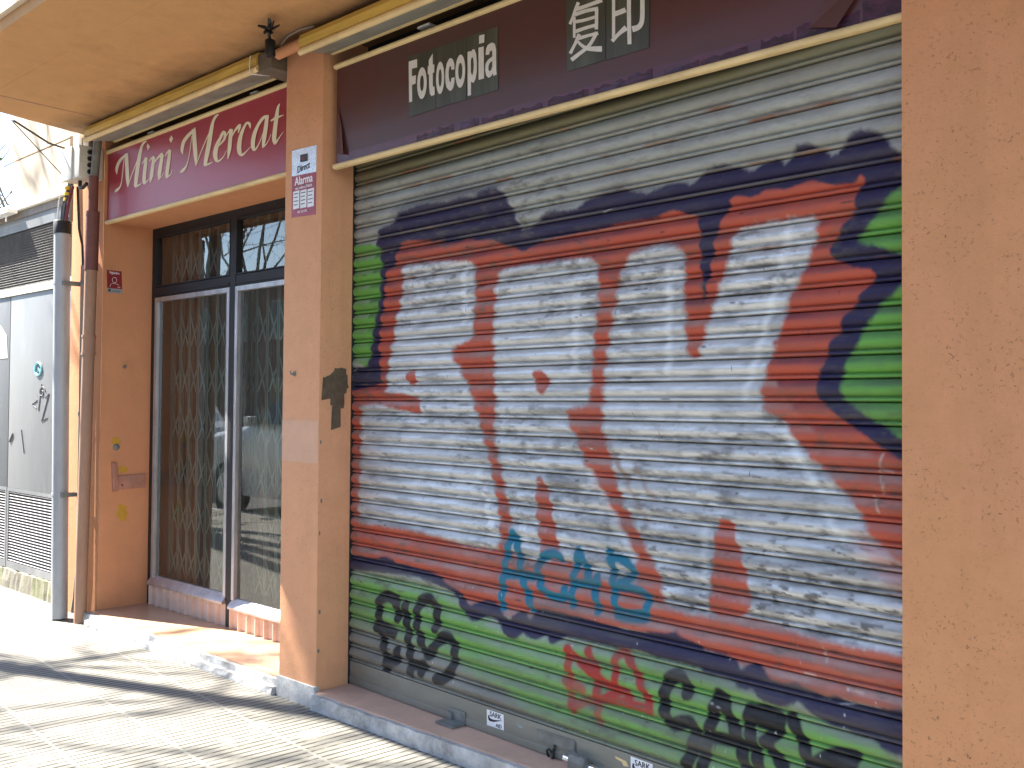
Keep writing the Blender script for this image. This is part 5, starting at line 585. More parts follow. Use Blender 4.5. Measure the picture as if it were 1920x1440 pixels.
    F_ = np.stack([idx[:-1,:-1], idx[1:,:-1], idx[1:,1:], idx[:-1,1:]], -1).reshape(-1, 4)
    me = bpy.data.meshes.new('curtain'); nv, nf = n_r*n_c, len(F_)
    me.vertices.add(nv); me.vertices.foreach_set('co', Pw.reshape(-1).astype(np.float32))
    me.loops.add(nf*4); me.loops.foreach_set('vertex_index', F_.reshape(-1).astype(np.int32))
    me.polygons.add(nf); me.polygons.foreach_set('loop_start', np.arange(0, nf*4, 4, dtype=np.int32))
    try: me.polygons.foreach_set('loop_total', np.full(nf, 4, dtype=np.int32))
    except Exception: pass
    me.update(calc_edges=True)
    ca = me.color_attributes.new('Col', 'FLOAT_COLOR', 'POINT'); ca.data.foreach_set('color', np.concatenate([np.clip(C,0,1), np.ones(U.shape+(1,))], -1).reshape(-1).astype(np.float32))
    at = me.attributes.new('Chrome', 'FLOAT', 'POINT'); at.data.foreach_set('value', np.clip(ch,0,1).reshape(-1).astype(np.float32))
    me.materials.append(M['shutter']); me.shade_smooth()
    ob = bpy.data.objects.new('curtain', me); COL.objects.link(ob); ob.parent = parent
    return ob
sh = thing('roller_shutter', tuple(spt(1.43, .08)), 'closed metal roller shutter covered in red, silver and navy graffiti', 'shutter')
build_shutter_curtain(sh)
def sbox(mb, u0, u1, o0, o1, z0, z1):
    vs = [tuple(spt(u, z, o)) for z in (z0,z1) for o in (o1,o0) for u in (u0,u1)]
    return mb.add(vs, [(0,2,3,1),(4,5,7,6),(0,1,5,4),(2,6,7,3),(0,4,6,2),(1,3,7,5)])
M['bar'] = plain('grey_green_bar', (.225,.215,.17), .6, .1, .12, 5, .08, (.13,.115,.085), .6, (.5,1,1.5))
bb = MB(); sbox(bb, .002, 2.866, -.012, .008, .084, .197); sbox(bb, .002, 2.866, -.012, .0115, .084, .118); bb.build('bottom_bar', 'bar', sh, bevel=.0025)
for a in ((-.012,.0165),(2.888,2.90)):
    gr_ = MB(); sbox(gr_, a[0], a[1], -.02, .018, .083, 2.80); gr_.build('guide_rail', 'frame', sh)
lk = MB(); lk.slab([spt(u,z,.0115) for u,z in Q_PLATE], SN*.002); lk.slab([spt(u+.006,z-.0,.0145) for u,z in [(1.35,.168),(1.54,.1725),(1.548,.168),(1.548,.1405),(1.35,.139)]], SN*.0012)
lp = lk.build('lock_plate', 'oldsteel', sh)
kh = MB(); kh.tube([spt(1.452,.1345,.0155), spt(1.452,.1345,.0185)], .006, 12); kh.slab([spt(1.449,.134,.0157),spt(1.455,.134,.0157),spt(1.457,.118,.0157),spt(1.447,.118,.0157)], SN*.001); kh.build('keyhole', 'black', lp)
cl = MB(); cl.tube([spt(1.525,.112,.036), spt(1.70,.106,.036)], .0155, 20); cyl = cl.build('lock_cylinder', 'steel', sh, smooth=True)
hs = MB()
prof = [(.010,.120),(.040,.150),(.058,.142),(.066,.120),(.062,.092),(.048,.084),(.010,.084)]
k = len(prof); vs = [tuple(spt(1.565,z,o)) for o,z in prof]+[tuple(spt(1.648,z-.002,o)) for o,z in prof]
hs.add(vs, [(i,(i+1)%k,k+(i+1)%k,k+i) for i in range(k)]+[tuple(range(k))[::-1], tuple(range(k,2*k))]); hs.build('lock_housing', 'oldsteel', sh, bevel=.003)
br = MB(); sbox(br, .80, .906, .009, .016, .083, .142); sbox(br, .785, .902, .009, .085, .0815, .092); sbox(br, .80,.826,.014,.030,.09,.125)
br.build('floor_bracket', 'oldsteel', sh, bevel=.003)
kr = thing('key_strap', tuple(spt(1.432,.082,.03)), 'small black looped strap hanging below the lock plate of the shutter', 'strap')
k1 = MB(); k1.tube([spt(1.43+.017*math.cos(a), .093+.026*math.sin(a), .018+.01*math.sin(a*1.0)) for a in np.linspace(0, 6.2, 15)], .0042, 8); k1.build('loop', 'black', kr, smooth=True)
k2 = MB(); k2.tube([spt(1.445,.122,.016), spt(1.452,.10,.024), spt(1.448,.085,.03)], .0048, 8); k2.build('tail', 'black', kr, smooth=True)

# ------------------------------------------------------------------ writing helpers
TXT = []
def text_mesh(body, size, align='CENTER'):
    c = bpy.data.curves.new('txt', 'FONT'); c.body = body; c.size = size; c.align_x = align; c.fill_mode = 'FRONT'; c.resolution_u = 3
    o = bpy.data.objects.new('txt', c); COL.objects.link(o); bpy.context.view_layer.update()
    dg = bpy.context.evaluated_depsgraph_get(); me = bpy.data.meshes.new_from_object(o.evaluated_get(dg))
    v = [tuple(p.co) for p in me.vertices]; f = [tuple(p.vertices) for p in me.polygons]
    bpy.data.objects.remove(o); bpy.data.meshes.remove(me); bpy.data.curves.remove(c)
    return v, f
def put_text(mb, body, size, org, ex, ez, sx=1., bold=0.):
    v, f = text_mesh(body, size); ex = Vector(ex); ez = Vector(ez); org = Vector(org)
    offs = [(0,0)] if not bold else [(0,0),(bold,0),(-bold,0),(0,bold)]
    nrm = ex.cross(ez).normalized()
    for i, (a, c) in enumerate(offs):
        mb.add([org+ex*(x*sx+a)+ez*(y+c)+nrm*(-.00005*i) for x,y,z in v], f)
    return mb
def curve_fill(name, loops_groups, y, mat, parent, step=0.):
    """letters traced as closed outlines (holes allowed) on the plane y = const, facing the street"""
    mb = MB()
    for gi, loops in enumerate(loops_groups):
        c = bpy.data.curves.new('o', 'CURVE'); c.dimensions = '2D'; c.fill_mode = 'BOTH'; c.extrude = 0
        for L in loops:
            s = c.splines.new('POLY'); s.points.add(len(L)-1)
            for p, (x, z) in zip(s.points, L): p.co = (x, z, 0, 1)
            s.use_cyclic_u = True
        o = bpy.data.objects.new('o', c); COL.objects.link(o); bpy.context.view_layer.update()
        me = bpy.data.meshes.new_from_object(o.evaluated_get(bpy.context.evaluated_depsgraph_get()))
        mb.add([(p.co.x, y-step*gi, p.co.y) for p in me.vertices], [tuple(p.vertices) for p in me.polygons])
        bpy.data.objects.remove(o); bpy.data.meshes.remove(me); bpy.data.curves.remove(c)
    return mb.build(name, mat, parent)
def strips(mb, S, y, step=.00005):
    for i, (A, B_) in enumerate(S):
        k = len(A); yy = y-step*i
        mb.add([(x,yy,z) for x,z in A]+[(x,yy,z) for x,z in B_], [(j,j+1,k+j+1,k+j) for j in range(k-1)])
    return mb

# ------------------------------------------------------------------ shop signs
s1 = thing('shop_sign', (-5.45, 2.99, 2.72), 'crimson shop sign reading Mini Mercat in cream calligraphy', 'sign')
box('panel', 'sign_red', s1, XL+.006, XP0-.002, 2.985, 3.008, 2.742, 3.229)
def rail(y, z, x0, x1, parent, r=.013):
    m = MB(); pr = [(y+.014,z-r)]+[(y-r*.9*math.sin(a), z-r*math.cos(a)) for a in np.linspace(0.1, math.pi-.1, 8)]+[(y+.014,z+r)]
    m.prism(pr, x0, x1); return m.build('trim_rail', 'cream', parent, smooth=True)
rail(2.98, 2.742, XL+.004, XP0-.002, s1); rail(2.98, 3.230, XL+.004, XP0-.002, s1)
lm = MB(); strips(lm, LET_MINI, 2.9835)
for i, P in enumerate(LET_MINIP): lm.add([(x,2.9835,z) for x,z in P], [tuple(range(len(P)))])
lm.build('lettering', 'letter', s1)
for x in (-6.0, -4.78): box('bracket', 'greybox', s1, x-.035, x+.035, 3.0, 3.10, 3.262, 3.272)
s2 = thing('shop_sign', (-2.5, 2.93, 2.68), 'brown shop sign reading Fotocopia and two Chinese characters on dark sheets', 'sign')
box('panel', 'sign_brown', s2, -3.90, XR-.002, 2.925, 2.95, 2.685, 3.187)
rail(2.918, 2.684, -3.905, XR-.002, s2, .0135); rail(2.918, 3.187, -3.91, XR-.002, s2, .012)
box('lower_band', 'maroon', s2, -3.895, XR-.004, 2.9240, 2.9249, 2.70, 2.742)
rnd = random.Random(9); x = -3.30
while x < XR-.05:
    w = rnd.uniform(.05,.22); x1_ = min(x+w, XR-.01); z1 = 2.722+rnd.uniform(0,.022)+(.07 if x > -1.32 else 0); k = 7
    pts = [(x,2.9232,2.702),(x1_,2.9232,2.702)]+[(x1_-(x1_-x)*i/k, 2.9232, z1+rnd.uniform(-.008,.006)) for i in range(k+1)]
    m = MB(); m.add(pts, [tuple(range(len(pts)))]); m.build('torn_film', 'film', s2); x = x1_+rnd.uniform(.002,.05)
for P in ([(-3.885,2.9225,2.75),(-3.82,2.905,2.735),(-3.845,2.915,2.86),(-3.892,2.9238,3.0)], [(-1.40,2.922,2.73),(-1.30,2.905,2.70),(-1.18,2.918,2.86),(-1.27,2.923,2.90)]):
    fl = MB(); fl.add(P, [(0,1,2,3)]); fl.build('loose_flap', 'sign_brown', s2)
for i in range(5):
    sm = MB(); P = LET_SHEETS[i]; sm.slab([(x,2.9226-.0003*(i%2),z) for x,z in P], (0,.0012,0)); sho = sm.build('letter_sheet', 'sheet', s2)
    if i < 3: curve_fill('lettering', [LET_FOTO[:3],LET_FOTO[3:6],LET_FOTO[6:]][i], 2.9212, 'letterwhite', sho, .00002)
    else:
        hm = MB(); strips(hm, LET_HAN[:11] if i == 3 else LET_HAN[11:], 2.9212); hm.build('lettering', 'letterwhite', sho)
for x in (-3.28,): box('bracket', 'greybox', s2, x-.04, x+.04, 2.94, 3.06, 3.232, 3.242)

# ------------------------------------------------------------------ awnings, stub, black box
def awning(x0, x1, yl, zl, yb, zb, yt, label):
    a = thing('awning', ((x0+x1)/2, yb, zl), label, 'awning', 'folded awnings under the overhang')
    m = MB(); r = .0165
    m.prism([(yl+r+r*math.cos(t), zl+r+r*math.sin(t)*1.1) for t in np.linspace(0, 2*math.pi, 14, endpoint=False)], x0, x1); m.build('front_bar', 'cream', a, smooth=True)
    c = MB(); c.prism([(yl+.004, zl+.034),(yl+.03, zl+.030),(yl+.10, zl+.045),(yl+.11, zl+.104),(yl+.045, zl+.110),(yl+.012, zl+.098),(yl+.001,zl+.07)], x0+.004, x1-.004); c.build('folded_cloth', 'yellow', a)
    h = MB(); h.prism([(yl+.03, zl+.006),(yb, zb),(yb, zb+.014),(yl+.04, zl+.03)], x0+.05, x1); h.build('underside', 'greymetal', a)
    rl = MB(); rl.prism([(yb-.012,zb-.008),(yb+.004,zb-.008),(yb+.004,zb+.012),(yb-.012,zb+.012)], x0+.05, x1); rl.build('back_rail', 'cream', a)
    return a
a1 = awning(-6.49, -4.40, 2.775, 3.245, 2.972, 3.283, 2.872, 'folded yellow awning above the crimson Mini Mercat sign')
box('gearbox', 'brownbox', a1, -4.42, -4.278, 2.79, 2.975, 3.238, 3.335, bevel=.006)
st = MB(); st.tube([(-4.45,2.772,3.335),(-4.452,2.768,3.28),(-4.45,2.775,3.238),(-4.40,2.86,3.240),(-4.33,2.95,3.262)], .0028, 6); st.build('string', 'white', a1)
awning(-3.985, XR+.3, 2.745, 3.222, 2.92, 3.262, 2.828, 'folded yellow awning above the brown Fotocopia sign')
sp_ = MB(); sp_.tube([(-4.235,2.80,3.297),(-4.02,2.80,3.303)], .027, 16); tag(sp_.build('wall_pipe', 'stucco2', None, smooth=True), 'short orange painted pipe crossing the pillar top between the two awnings', 'pipe')
loop = MB(); loop.tube([(-4.26,2.83,3.315),(-4.2,2.80,3.345),(-4.12,2.78,3.356),(-4.0,2.77,3.357),(-3.9,2.78,3.350)], .005, 6); tag(loop.build('looped_wire', 'conduit'), 'dusty wire looping over the pillar top beside the orange pipe', 'wire')
bk = thing('black_lamp_holder', (-4.15, 2.70, 3.23), 'small black box with ragged black strips, above the right end of the left awning', 'lamp holder')
m = MB(); m.tube([(-4.152,2.70,3.240),(-4.152,2.70,3.246),(-4.156,2.70,3.318),(-4.156,2.70,3.324)], [.022,.026,.026,.022], 16); m.build('body', 'black', bk, smooth=True)
m = MB(); m.tube([(-4.156,2.70,3.32),(-4.135,2.68,3.342)], .007, 8); m.build('stem', 'black', bk)
for tip, w in (((-4.065,2.57,3.335),.010),((-3.93,2.57,3.318),.012),((-3.90,2.58,3.295),.011),((-3.955,2.56,3.338),.010),((-4.02,2.60,3.300),.012),((-3.99,2.60,3.285),.010),((-4.06,2.60,3.305),.010)):
    m = MB(); p0 = Vector((-4.135,2.68,3.342)); p0 = Vector((-4.00,2.59,3.312)).lerp(p0, .25); p1 = Vector(tip); dv = (p1-p0).normalized(); n_ = dv.cross(Vector((.8,-.6,0))).normalized()*w
    md = (p0+p1)/2+n_*.2; m.slab([p0+n_*.6, md+n_, p1+n_*.5, p1-n_*.5, md-n_*.8, p0-n_*.6], (.002,.004,0)); m.build('strip', 'black', bk)
m = MB(); m.tube([(-4.135,2.68,3.342),(-4.06,2.63,3.336),(-4.0,2.59,3.314)], .010, 8); m.build('stalk', 'black', bk)

# ------------------------------------------------------------------ glazed door, curtain, gate
d = thing('glazed_shopfront', (-5.4, DOOR, ZS), 'dark framed glazed shop door with two tall panes and a transom window', 'door')
f_ = MB(); x0, x1 = XL+.004, XP0+.06
f_.box(x0, x0+.052, DOOR-.005, DOOR+.06, ZS, 2.742).box(x0+.052, x1, DOOR-.005, DOOR+.06, 2.688, 2.742).box(x0+.052, -5.522, DOOR-.006, DOOR+.06, 2.250, 2.318).box(-5.462, x1, DOOR-.006, DOOR+.06, 2.250, 2.318)
f_.box(-5.522, -5.462, DOOR-.010, DOOR+.06, ZS, 2.688)
f_.build('frame', 'frame', d)
tb = MB(); tb.box(x0+.05, -5.53, DOOR-.014, DOOR-.006, 2.262, 2.276).box(-5.455, x1, DOOR-.014, DOOR-.006, 2.262, 2.276); tb.build('frame_bead', 'frame', d)
def pane(x0_, x1_, z0, z1, alu):
    w = .030 if alu else .008
    fr = MB(); mt = 'alu' if alu else 'frame'
    fr.box(x0_, x0_+w, DOOR-.012, DOOR+.03, z0, z1).box(x1_-w, x1_, DOOR-.012, DOOR+.03, z0, z1).box(x0_+w, x1_-w, DOOR-.012, DOOR+.03, z1-w, z1)
    if not alu: fr.box(x0_+w, x1_-w, DOOR-.012, DOOR+.03, z0, z0+w)
    o = fr.build('pane_frame', mt, d)
    gm = MB(); gm.add([(x0_+w*.5,DOOR+.012,z0),(x1_-w*.5,DOOR+.012,z0),(x1_-w*.5,DOOR+.012,z1-w*.5),(x0_+w*.5,DOOR+.012,z1-w*.5)], [(0,1,2,3)]); gm.build('glass', 'glass', o, recalc=False)
pane(x0+.058, -5.526, .270, 2.246, True); pane(-5.458, x1, .258, 2.246, True)
pane(x0+.056, -5.526, 2.322, 2.684, False); pane(-5.458, x1, 2.322, 2.684, False)
for a, c, z in ((x0+.054, -5.526, .222), (-5.458, x1, .205)):
    sl = MB(); sl.prism([(DOOR-.036,z),(DOOR-.038,z+.014),(DOOR-.030,z+.024),(DOOR+.005,z+.062),(DOOR+.04,z+.062),(DOOR+.04,z)], a, c); sl.build('sill', 'alu', d)
    kp = MB(); nrib = max(3, round((c-a)/.098)); w = (c-a)/nrib; pts = []
    for i in range(nrib):
        xx = a+w*i; pts += [(xx,DOOR-.004),(xx+w*.14,DOOR-.030),(xx+w*.22,DOOR-.030),(xx+w*.30,DOOR-.010)]
    pts.append((c,DOOR-.004)); kk = len(pts)
    kp.add([(x_,y_,ZS+.001) for x_,y_ in pts]+[(x_,y_,z-.001) for x_,y_ in pts], [(i,i+1,kk+i+1,kk+i) for i in range(kk-1)]); kp.build('kick_panel', 'kick', d)
cu = thing('window_curtain', (-5.4, 3.66, ZS), 'brown pleated curtain hanging behind the glass door', 'curtain')
cm = MB(); xs_ = np.arange(-6.7, -4.1, .012); k = len(xs_); ys_ = 3.66+.018*np.sin(xs_*46)+.008*np.sin(xs_*21+1)
cm.add([(x_,y_,ZS) for x_,y_ in zip(xs_,ys_)]+[(x_,y_,2.8) for x_,y_ in zip(xs_,ys_)], [(i,i+1,k+i+1,k+i) for i in range(k-1)]); cm.build('cloth', 'curtain', cu, smooth=True)
rm = MB(); rm.box(-6.72, -4.05, 3.72, 3.75, 0, 2.9); rm.box(-6.74,-6.70,3.39,3.75,0,2.9); rm.box(-4.16,-4.12,3.39,3.75,0,2.9); rm.box(-6.74,-4.05,3.605,3.75,2.803,2.9)
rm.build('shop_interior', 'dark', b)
ga = thing('folding_gate', (-5.4, 3.46, ZS), 'pale green folding security gate with scissor lattice behind the glass door', 'gate')
YG = 3.455; gx = list(np.arange(-6.50, -4.15, .1215))
for x in gx:
    v = MB(); v.box(x-.016, x-.003, YG-.012, YG+.012, ZS+.02, 2.74); v.box(x+.003, x+.016, YG-.012, YG+.012, ZS+.02, 2.74); v.build('gate_bar', 'gate', ga)
def flat(mb, p, q, w, y0, y1):
    p = Vector((p[0],0,p[1])); q = Vector((q[0],0,q[1])); n_ = (q-p).normalized(); n_ = Vector((-n_.z,0,n_.x))*w
    P = [p+n_, q+n_, q-n_, p-n_]; mb.slab([(a.x,y0,a.z) for a in P], (0,y1-y0,0))
for zc in (.40, .72, 1.04, 1.36, 1.68, 2.0, 2.5):
    lt = MB(); hgt = .115
    for i in range(len(gx)-1):
        flat(lt, (gx[i]+.028, zc+hgt), (gx[i+1]-.004, zc-hgt*.9), .0075, YG-.020, YG-.0165); flat(lt, (gx[i]+.028, zc-hgt*.9), (gx[i+1]-.004, zc+hgt*.5), .0075, YG-.0163, YG-.013)
    lt.build('lattice_row', 'gate', ga)
for z0_, z1_ in ((2.742,2.77),(ZS+.001,ZS+.019)): box('track', 'gate', ga, -6.56, -4.2, YG-.016, YG+.016, z0_, z1_)

# ------------------------------------------------------------------ things fixed to the jambs and pillar
def quad_lerp(Q, s, t):
    a, b_, c, d_ = [Vector(q) for q in Q]; return (a*(1-s)+b_*s)*(1-t)+(d_*(1-s)+c*s)*t     # t downwards
M['foil'] = plain('crinkled_silver_foil', (.66,.70,.76), .22, .75, .12, 30, .9)
M['foilred'] = plain('crinkled_red_foil', (.30,.020,.045), .28, .2, .35, 30, .8)
M['stickerwhite'] = plain('sticker_white', (.78,.79,.80), .5, 0, .05)
M['stickerblack'] = plain('sticker_ink', (.016,.015,.022), .5)
M['noticered'] = plain('notice_red', (.22,.016,.022), .5, 0, .15)
M['noticegrey'] = plain('notice_grey', (.26,.29,.30), .5, 0, .15)
al = thing('alarm_sticker', tuple(Q_ALARM[3]), 'crinkled silver and red sticker reading Alarma on the middle pillar', 'sticker')
A = [Vector((p[0], D-.0015, p[2])) for p in Q_ALARM]
m = MB(); m.slab([quad_lerp(A,0,0),quad_lerp(A,1,0),quad_lerp(A,1,.385),quad_lerp(A,0,.385)], (0,.001,0)); m.build('silver_half', 'foil', al)
m = MB(); m.slab([quad_lerp(A,0,.388),quad_lerp(A,1,.388),quad_lerp(A,1,1),quad_lerp(A,0,1)], (0,.001,0)); m.build('red_half', 'foilred', al)
def alp(s, t, o=.0024): p = quad_lerp(A, s, t); return Vector((p.x, D-o, p.z))
m = MB()
for i in range(3): m.add([alp(.07+.30*i,.62),alp(.33+.30*i,.61),alp(.33+.30*i,.875),alp(.07+.30*i,.885)], [(0,1,2,3)])
put_text(m, 'Alarma', .062, alp(.5,.525), (1,0,0), (0,0,1), .86, .0016); put_text(m, 'con aviso a Policía', .021, alp(.5,.59), (1,0,0), (0,0,1), .95, .0007); put_text(m, '902 152 152', .016, alp(.45,.945), (1,0,0), (0,0,1), 1, .0005)
m.build('white_print', 'stickerwhite', al)
m = MB(); m.add([alp(.35,.09),alp(.65,.09),alp(.65,.20),alp(.35,.20)], [(0,1,2,3)]); m.build('emblem_square', 'stickerblack', al)
m = MB()
put_text(m, 'Direct', .05, alp(.48,.33), (1,0,.12), (.05,0,1), .85, .0012)
m.build('dark_print', 'stickerblack', al)
for i in range(3):
    m = MB()
    for j in range(4): m.add([alp(.10+.30*i,.65+.055*j,.0028),alp(.29-.03*(j%2)+.30*i,.647+.055*j,.0028),alp(.29-.03*(j%2)+.30*i,.66+.055*j,.0028),alp(.10+.30*i,.663+.055*j,.0028)], [(0,1,2,3)])
    m.build('print_lines', 'stickerblack', al)
m = MB(); put_text(m, 'SD', .022, alp(.5,.175,.003), (1,0,0), (0,0,1), 1.4, .0012); m.build('emblem_print', 'noticered', al)
no = thing('warning_notice', tuple(Q_NOTICE[3]), 'small red notice with a grey strip and head outline on the left door jamb', 'notice')
XN = XL+.0015; Nn = [Vector((XN, p[1], p[2])) for p in Q_NOTICE]
m = MB(); m.slab([quad_lerp(Nn,0,0),quad_lerp(Nn,1,0),quad_lerp(Nn,1,.80),quad_lerp(Nn,0,.80)], (-.0012,0,0)); m.build('red_panel', 'noticered', no)
m = MB(); m.slab([quad_lerp(Nn,0,.803),quad_lerp(Nn,1,.803),quad_lerp(Nn,1,1),quad_lerp(Nn,0,1)], (-.0012,0,0)); m.build('grey_panel', 'noticegrey', no)
def nop(s, t): p = quad_lerp(Nn, s, t); return Vector((XN+.0008, p.y, p.z))
m = MB(); put_text(m, 'Vigilados', .024, nop(.5,.15), (0,1,0), (0,0,1), .85, .0005)
cN = nop(.5,.42); m.tube([cN+Vector((0,.016*math.cos(a),.019*math.sin(a))) for a in np.linspace(0,6.283,17)], .0013, 5); m.tube([nop(.2,.74),nop(.22,.62),nop(.42,.58),nop(.6,.58),nop(.8,.63)], .0012, 5)
put_text(m, '24h', .014, nop(.78,.76), (0,1,0), (0,0,1)); m.build('white_print', 'stickerwhite', no)
m = MB(); put_text(m, 'seguridad', .014, nop(.6,.935), (0,1,0), (0,0,1)); m.add([nop(.08,.84),nop(.22,.84),nop(.22,.95),nop(.08,.95)], [(0,1,2,3)]); m.build('dark_print', 'stickerblack', no)
la = thing('jamb_latch', tuple(Q_LATCHV[3]), 'orange painted T shaped latch plates on the left door jamb', 'latch')
m = MB(); m.slab([Vector((XL,p[1],p[2])) for p in Q_LATCHV], (.022,0,0)); m.build('upright_plate', 'latch', la, bevel=.003)
m = MB(); m.slab([Vector((XL,p[1],p[2])) for p in Q_LATCHH], (.010,0,0)); lh = m.build('cross_plate', 'latch', la, bevel=.002)
m = MB(); m.tube([(XL+.0095,3.122,.925),(XL+.0125,3.122,.925)], .006, 10); m.build('screw', 'black', lh)
hb = thing('wall_knob', tuple(Q_HOLE[0]), 'small round dark knob under a yellow paint spot on the left door jamb', 'button')  # round wall knob, purpose unknown
p = Q_HOLE[0]; m = MB(); m.tube([(XL,p[1],p[2]),(XL+.006,p[1],p[2]),(XL+.012,p[1],p[2])], [.024,.022,.014], 14); m.build('disc', 'oldsteel', hb, smooth=True)
rnd = random.Random(4)
def splat(cy, cz, ry, rz_, seed):
    r_ = random.Random(seed); return [(XL+.0008, cy+ry*(1+r_.uniform(-.25,.25))*math.cos(a), cz+rz_*(1+r_.uniform(-.25,.25))*math.sin(a)) for a in np.linspace(0,6.283,22,endpoint=False)]
for i in range(3):
    m = MB(); q = Q_YPATCH[i*4:i*4+4]; cy = sum(v[1] for v in q)/4; cz = sum(v[2] for v in q)/4
    P = splat(cy, cz, .030+.004*i, (.030,.024,.058)[i], i); m.add(P, [tuple(range(len(P)))]); m.build('paint_spot', 'yellowpaint', b)
def hook(p, nrm, label):
    p = Vector(p); nrm = Vector(nrm); h_ = thing('wall_hook', tuple(p), label, 'hook')
    m = MB(); m.tube([p, p+nrm*.006], .013, 8); m.build('base', 'oldsteel', h_)
    m = MB(); m.tube([p+nrm*.004, p+nrm*.022+Vector((0,0,-.004)), p+nrm*.028+Vector((0,0,.012))], .0038, 6); m.build('prong', 'oldsteel', h_)
hook((XL, Q_HOOK[0][1], Q_HOOK[0][2]), (1,0,0), 'small rusty hook on the left door jamb above the latch plates')
hook((-4.165, D, 1.655), (0,-1,0), 'small rusty hook on the front face of the middle pillar')
m = MB(); m.slab([Vector((XP1+.0012,p[1],p[2])) for p in Q_TAPE], (-.0012,0,0)); tp = m.build('parcel_tape', 'tape')
tag(tp, 'ragged patch of brown parcel tape on the inner side of the pillar', 'tape')
m = MB()
for i, (y, z, w, h) in enumerate([(2.93,1.58,.04,.06),(3.0,1.62,.03,.05),(3.02,1.52,.012,.03),(2.98,1.45,.03,.08)]):
    m.slab([(XP1+.0016+.0004*i,y-w,z-h),(XP1+.0016+.0004*i,y+w,z-h*.8),(XP1+.0016+.0004*i,y+w*.9,z+h),(XP1+.0016+.0004*i,y-w*.8,z+h*.9)], (.0003,0,0))
m.build('tape_layer', 'tape', tp)
rnd = random.Random(2)
for z in (1.02,.86,.47,.28,1.31):
    y = D+rnd.uniform(.0,.012); P = [(XP1+.0008, y+.008+rnd.uniform(.6,1)*.007*math.cos(a), z+rnd.uniform(.6,1.2)*.012*math.sin(a)) for a in np.linspace(0,6.283,9,endpoint=False)]
    chp = MB(); chp.slab(P, (.0008,0,0)); chp.build('chipped_spot', 'oldsteel', b)
def sticker(Q, label, lines):
    s_ = thing('sticker', tuple(spt(*Q[3],.012)), label, 'sticker')
    m = MB(); m.slab([spt(u,z,.0088) for u,z in Q], SN*.0006); m.build('paper', 'stickerwhite', s_)
    m = MB(); u0 = Q[0][0]; w = Q[1][0]-u0; z0 = Q[3][1]; zt = Q[0][1]
    for txt, fx, fz, sz, sh_ in lines: put_text(m, txt, sz, spt(u0+w*fx, z0+(zt-z0)*fz, .0100), SU, Vector((0,0,1)), 1, .0008)
    sw = [(.08,.52),(.10,.66),(.17,.72),(.16,.58),(.22,.49),(.40,.48),(.95,.62),(.45,.36),(.20,.31),(.11,.38)]
    m.slab([spt(u0+w*a, z0+(zt-z0)*c, .0099) for a,c in sw], SN*.0002); m.build('print', 'stickerblack', s_)
sticker([(1.0421,.186),(1.1472,.1864),(1.1490,.1205),(1.043,.1185)], 'white sticker reading SARK AID near the middle of the shutter bottom bar', [('SARK',.52,.64,.030,0),('AID',.72,.08,.022,0)])
sticker([(1.8330,.1925),(1.9360,.190),(1.9380,.1215),(1.8345,.1195)], 'white SARK sticker right of the chrome lock at the lower picture edge', [('SARK',.54,.62,.030,0),('AID',.72,.08,.022,0)])
for Q, l_ in (([(1.215,.175),(1.262,.166),(1.268,.158),(1.240,.154),(1.228,.166)], 'torn pale blue sticker scrap right of the first SARK sticker'), ([(1.757,.174),(1.812,.168),(1.824,.150),(1.80,.147),(1.79,.160),(1.762,.165)], 'torn cream sticker scrap between the chrome lock and second SARK sticker')):
    m = MB(); m.slab([spt(u,z,.0086) for u,z in Q], SN*.0006); tag(m.build('sticker_scrap', 'noticegrey' if 'blue' in l_ else 'cream'), l_, 'sticker')

# ------------------------------------------------------------------ pipes, boxes, cables at the left pier
gp = thing('metal_downpipe', (-6.85, 2.82, 0), 'thick grey metal cable pipe with a black cap, leftmost of the pipes', 'pipe')
def gpx(z): return -6.835-.026*z
m = MB(); m.tube([(gpx(.01),2.82,.01),(gpx(2.71),2.82,2.71)], .053, 28); m.build('tube', 'galv', gp, smooth=True)
m = MB(); m.tube([(gpx(2.68),2.82,2.68),(gpx(2.76),2.82,2.765),(gpx(2.76),2.82,2.772)], [.0575,.0575,.052], 28); m.build('cap', 'black', gp, smooth=True)
for z in (.86, 2.33):
    xx = gpx(z)
    m = MB(); m.tube([(xx,2.82,z-.010),(xx,2.82,z+.010)], .0550, 28); cl_ = m.build('clamp', 'galv', gp, smooth=True)
    m = MB(); m.box(xx+.045, xx+.085, 2.80, 2.95, z-.014, z+.014); m.build('lug', 'oldsteel', cl_)
    m = MB(); m.tube([(xx-.065,2.79,z),(xx-.05,2.79,z)], .009, 8); m.build('bolt', 'oldsteel', cl_)
rp = thing('brown_downpipe', (-6.6, 2.88, 0), 'brown drainpipe with an oxide red top section beside the door pier', 'pipe')
def rpx(z): return -6.635+.032*z
def rseg(name, z0, z1, r, mat, n=24):
    m = MB(); m.tube([(rpx(z0),2.875,z0),(rpx(z1),2.875,z1)], r, n); return m.build(name, mat, rp, smooth=True)
rseg('lower_section', 0, 2.42, .040, 'rustpipe'); rseg('sleeve', 1.83, 1.96, .0435, 'rustpipe')
for z in (1.95,1.83): rseg('collar', z-.009, z+.009, .047, 'rustpipe')
rseg('upper_section', 2.40, 2.80, .0445, 'redpipe'); rseg('neck', 2.80, 3.04, .031, 'redpipe')
m = MB(); m.tube([(rpx(3.03),2.878,3.03),(rpx(3.03)+.01,2.885,3.2),(rpx(3.03)+.01,2.90,3.34)], .027, 16); m.build('flexible_hose', 'oldsteel', rp, smooth=True)
ct = thing('thin_conduit', (-6.79, 2.92, 0), 'thin grey conduit with a black cable between the two thick pipes', 'conduit')
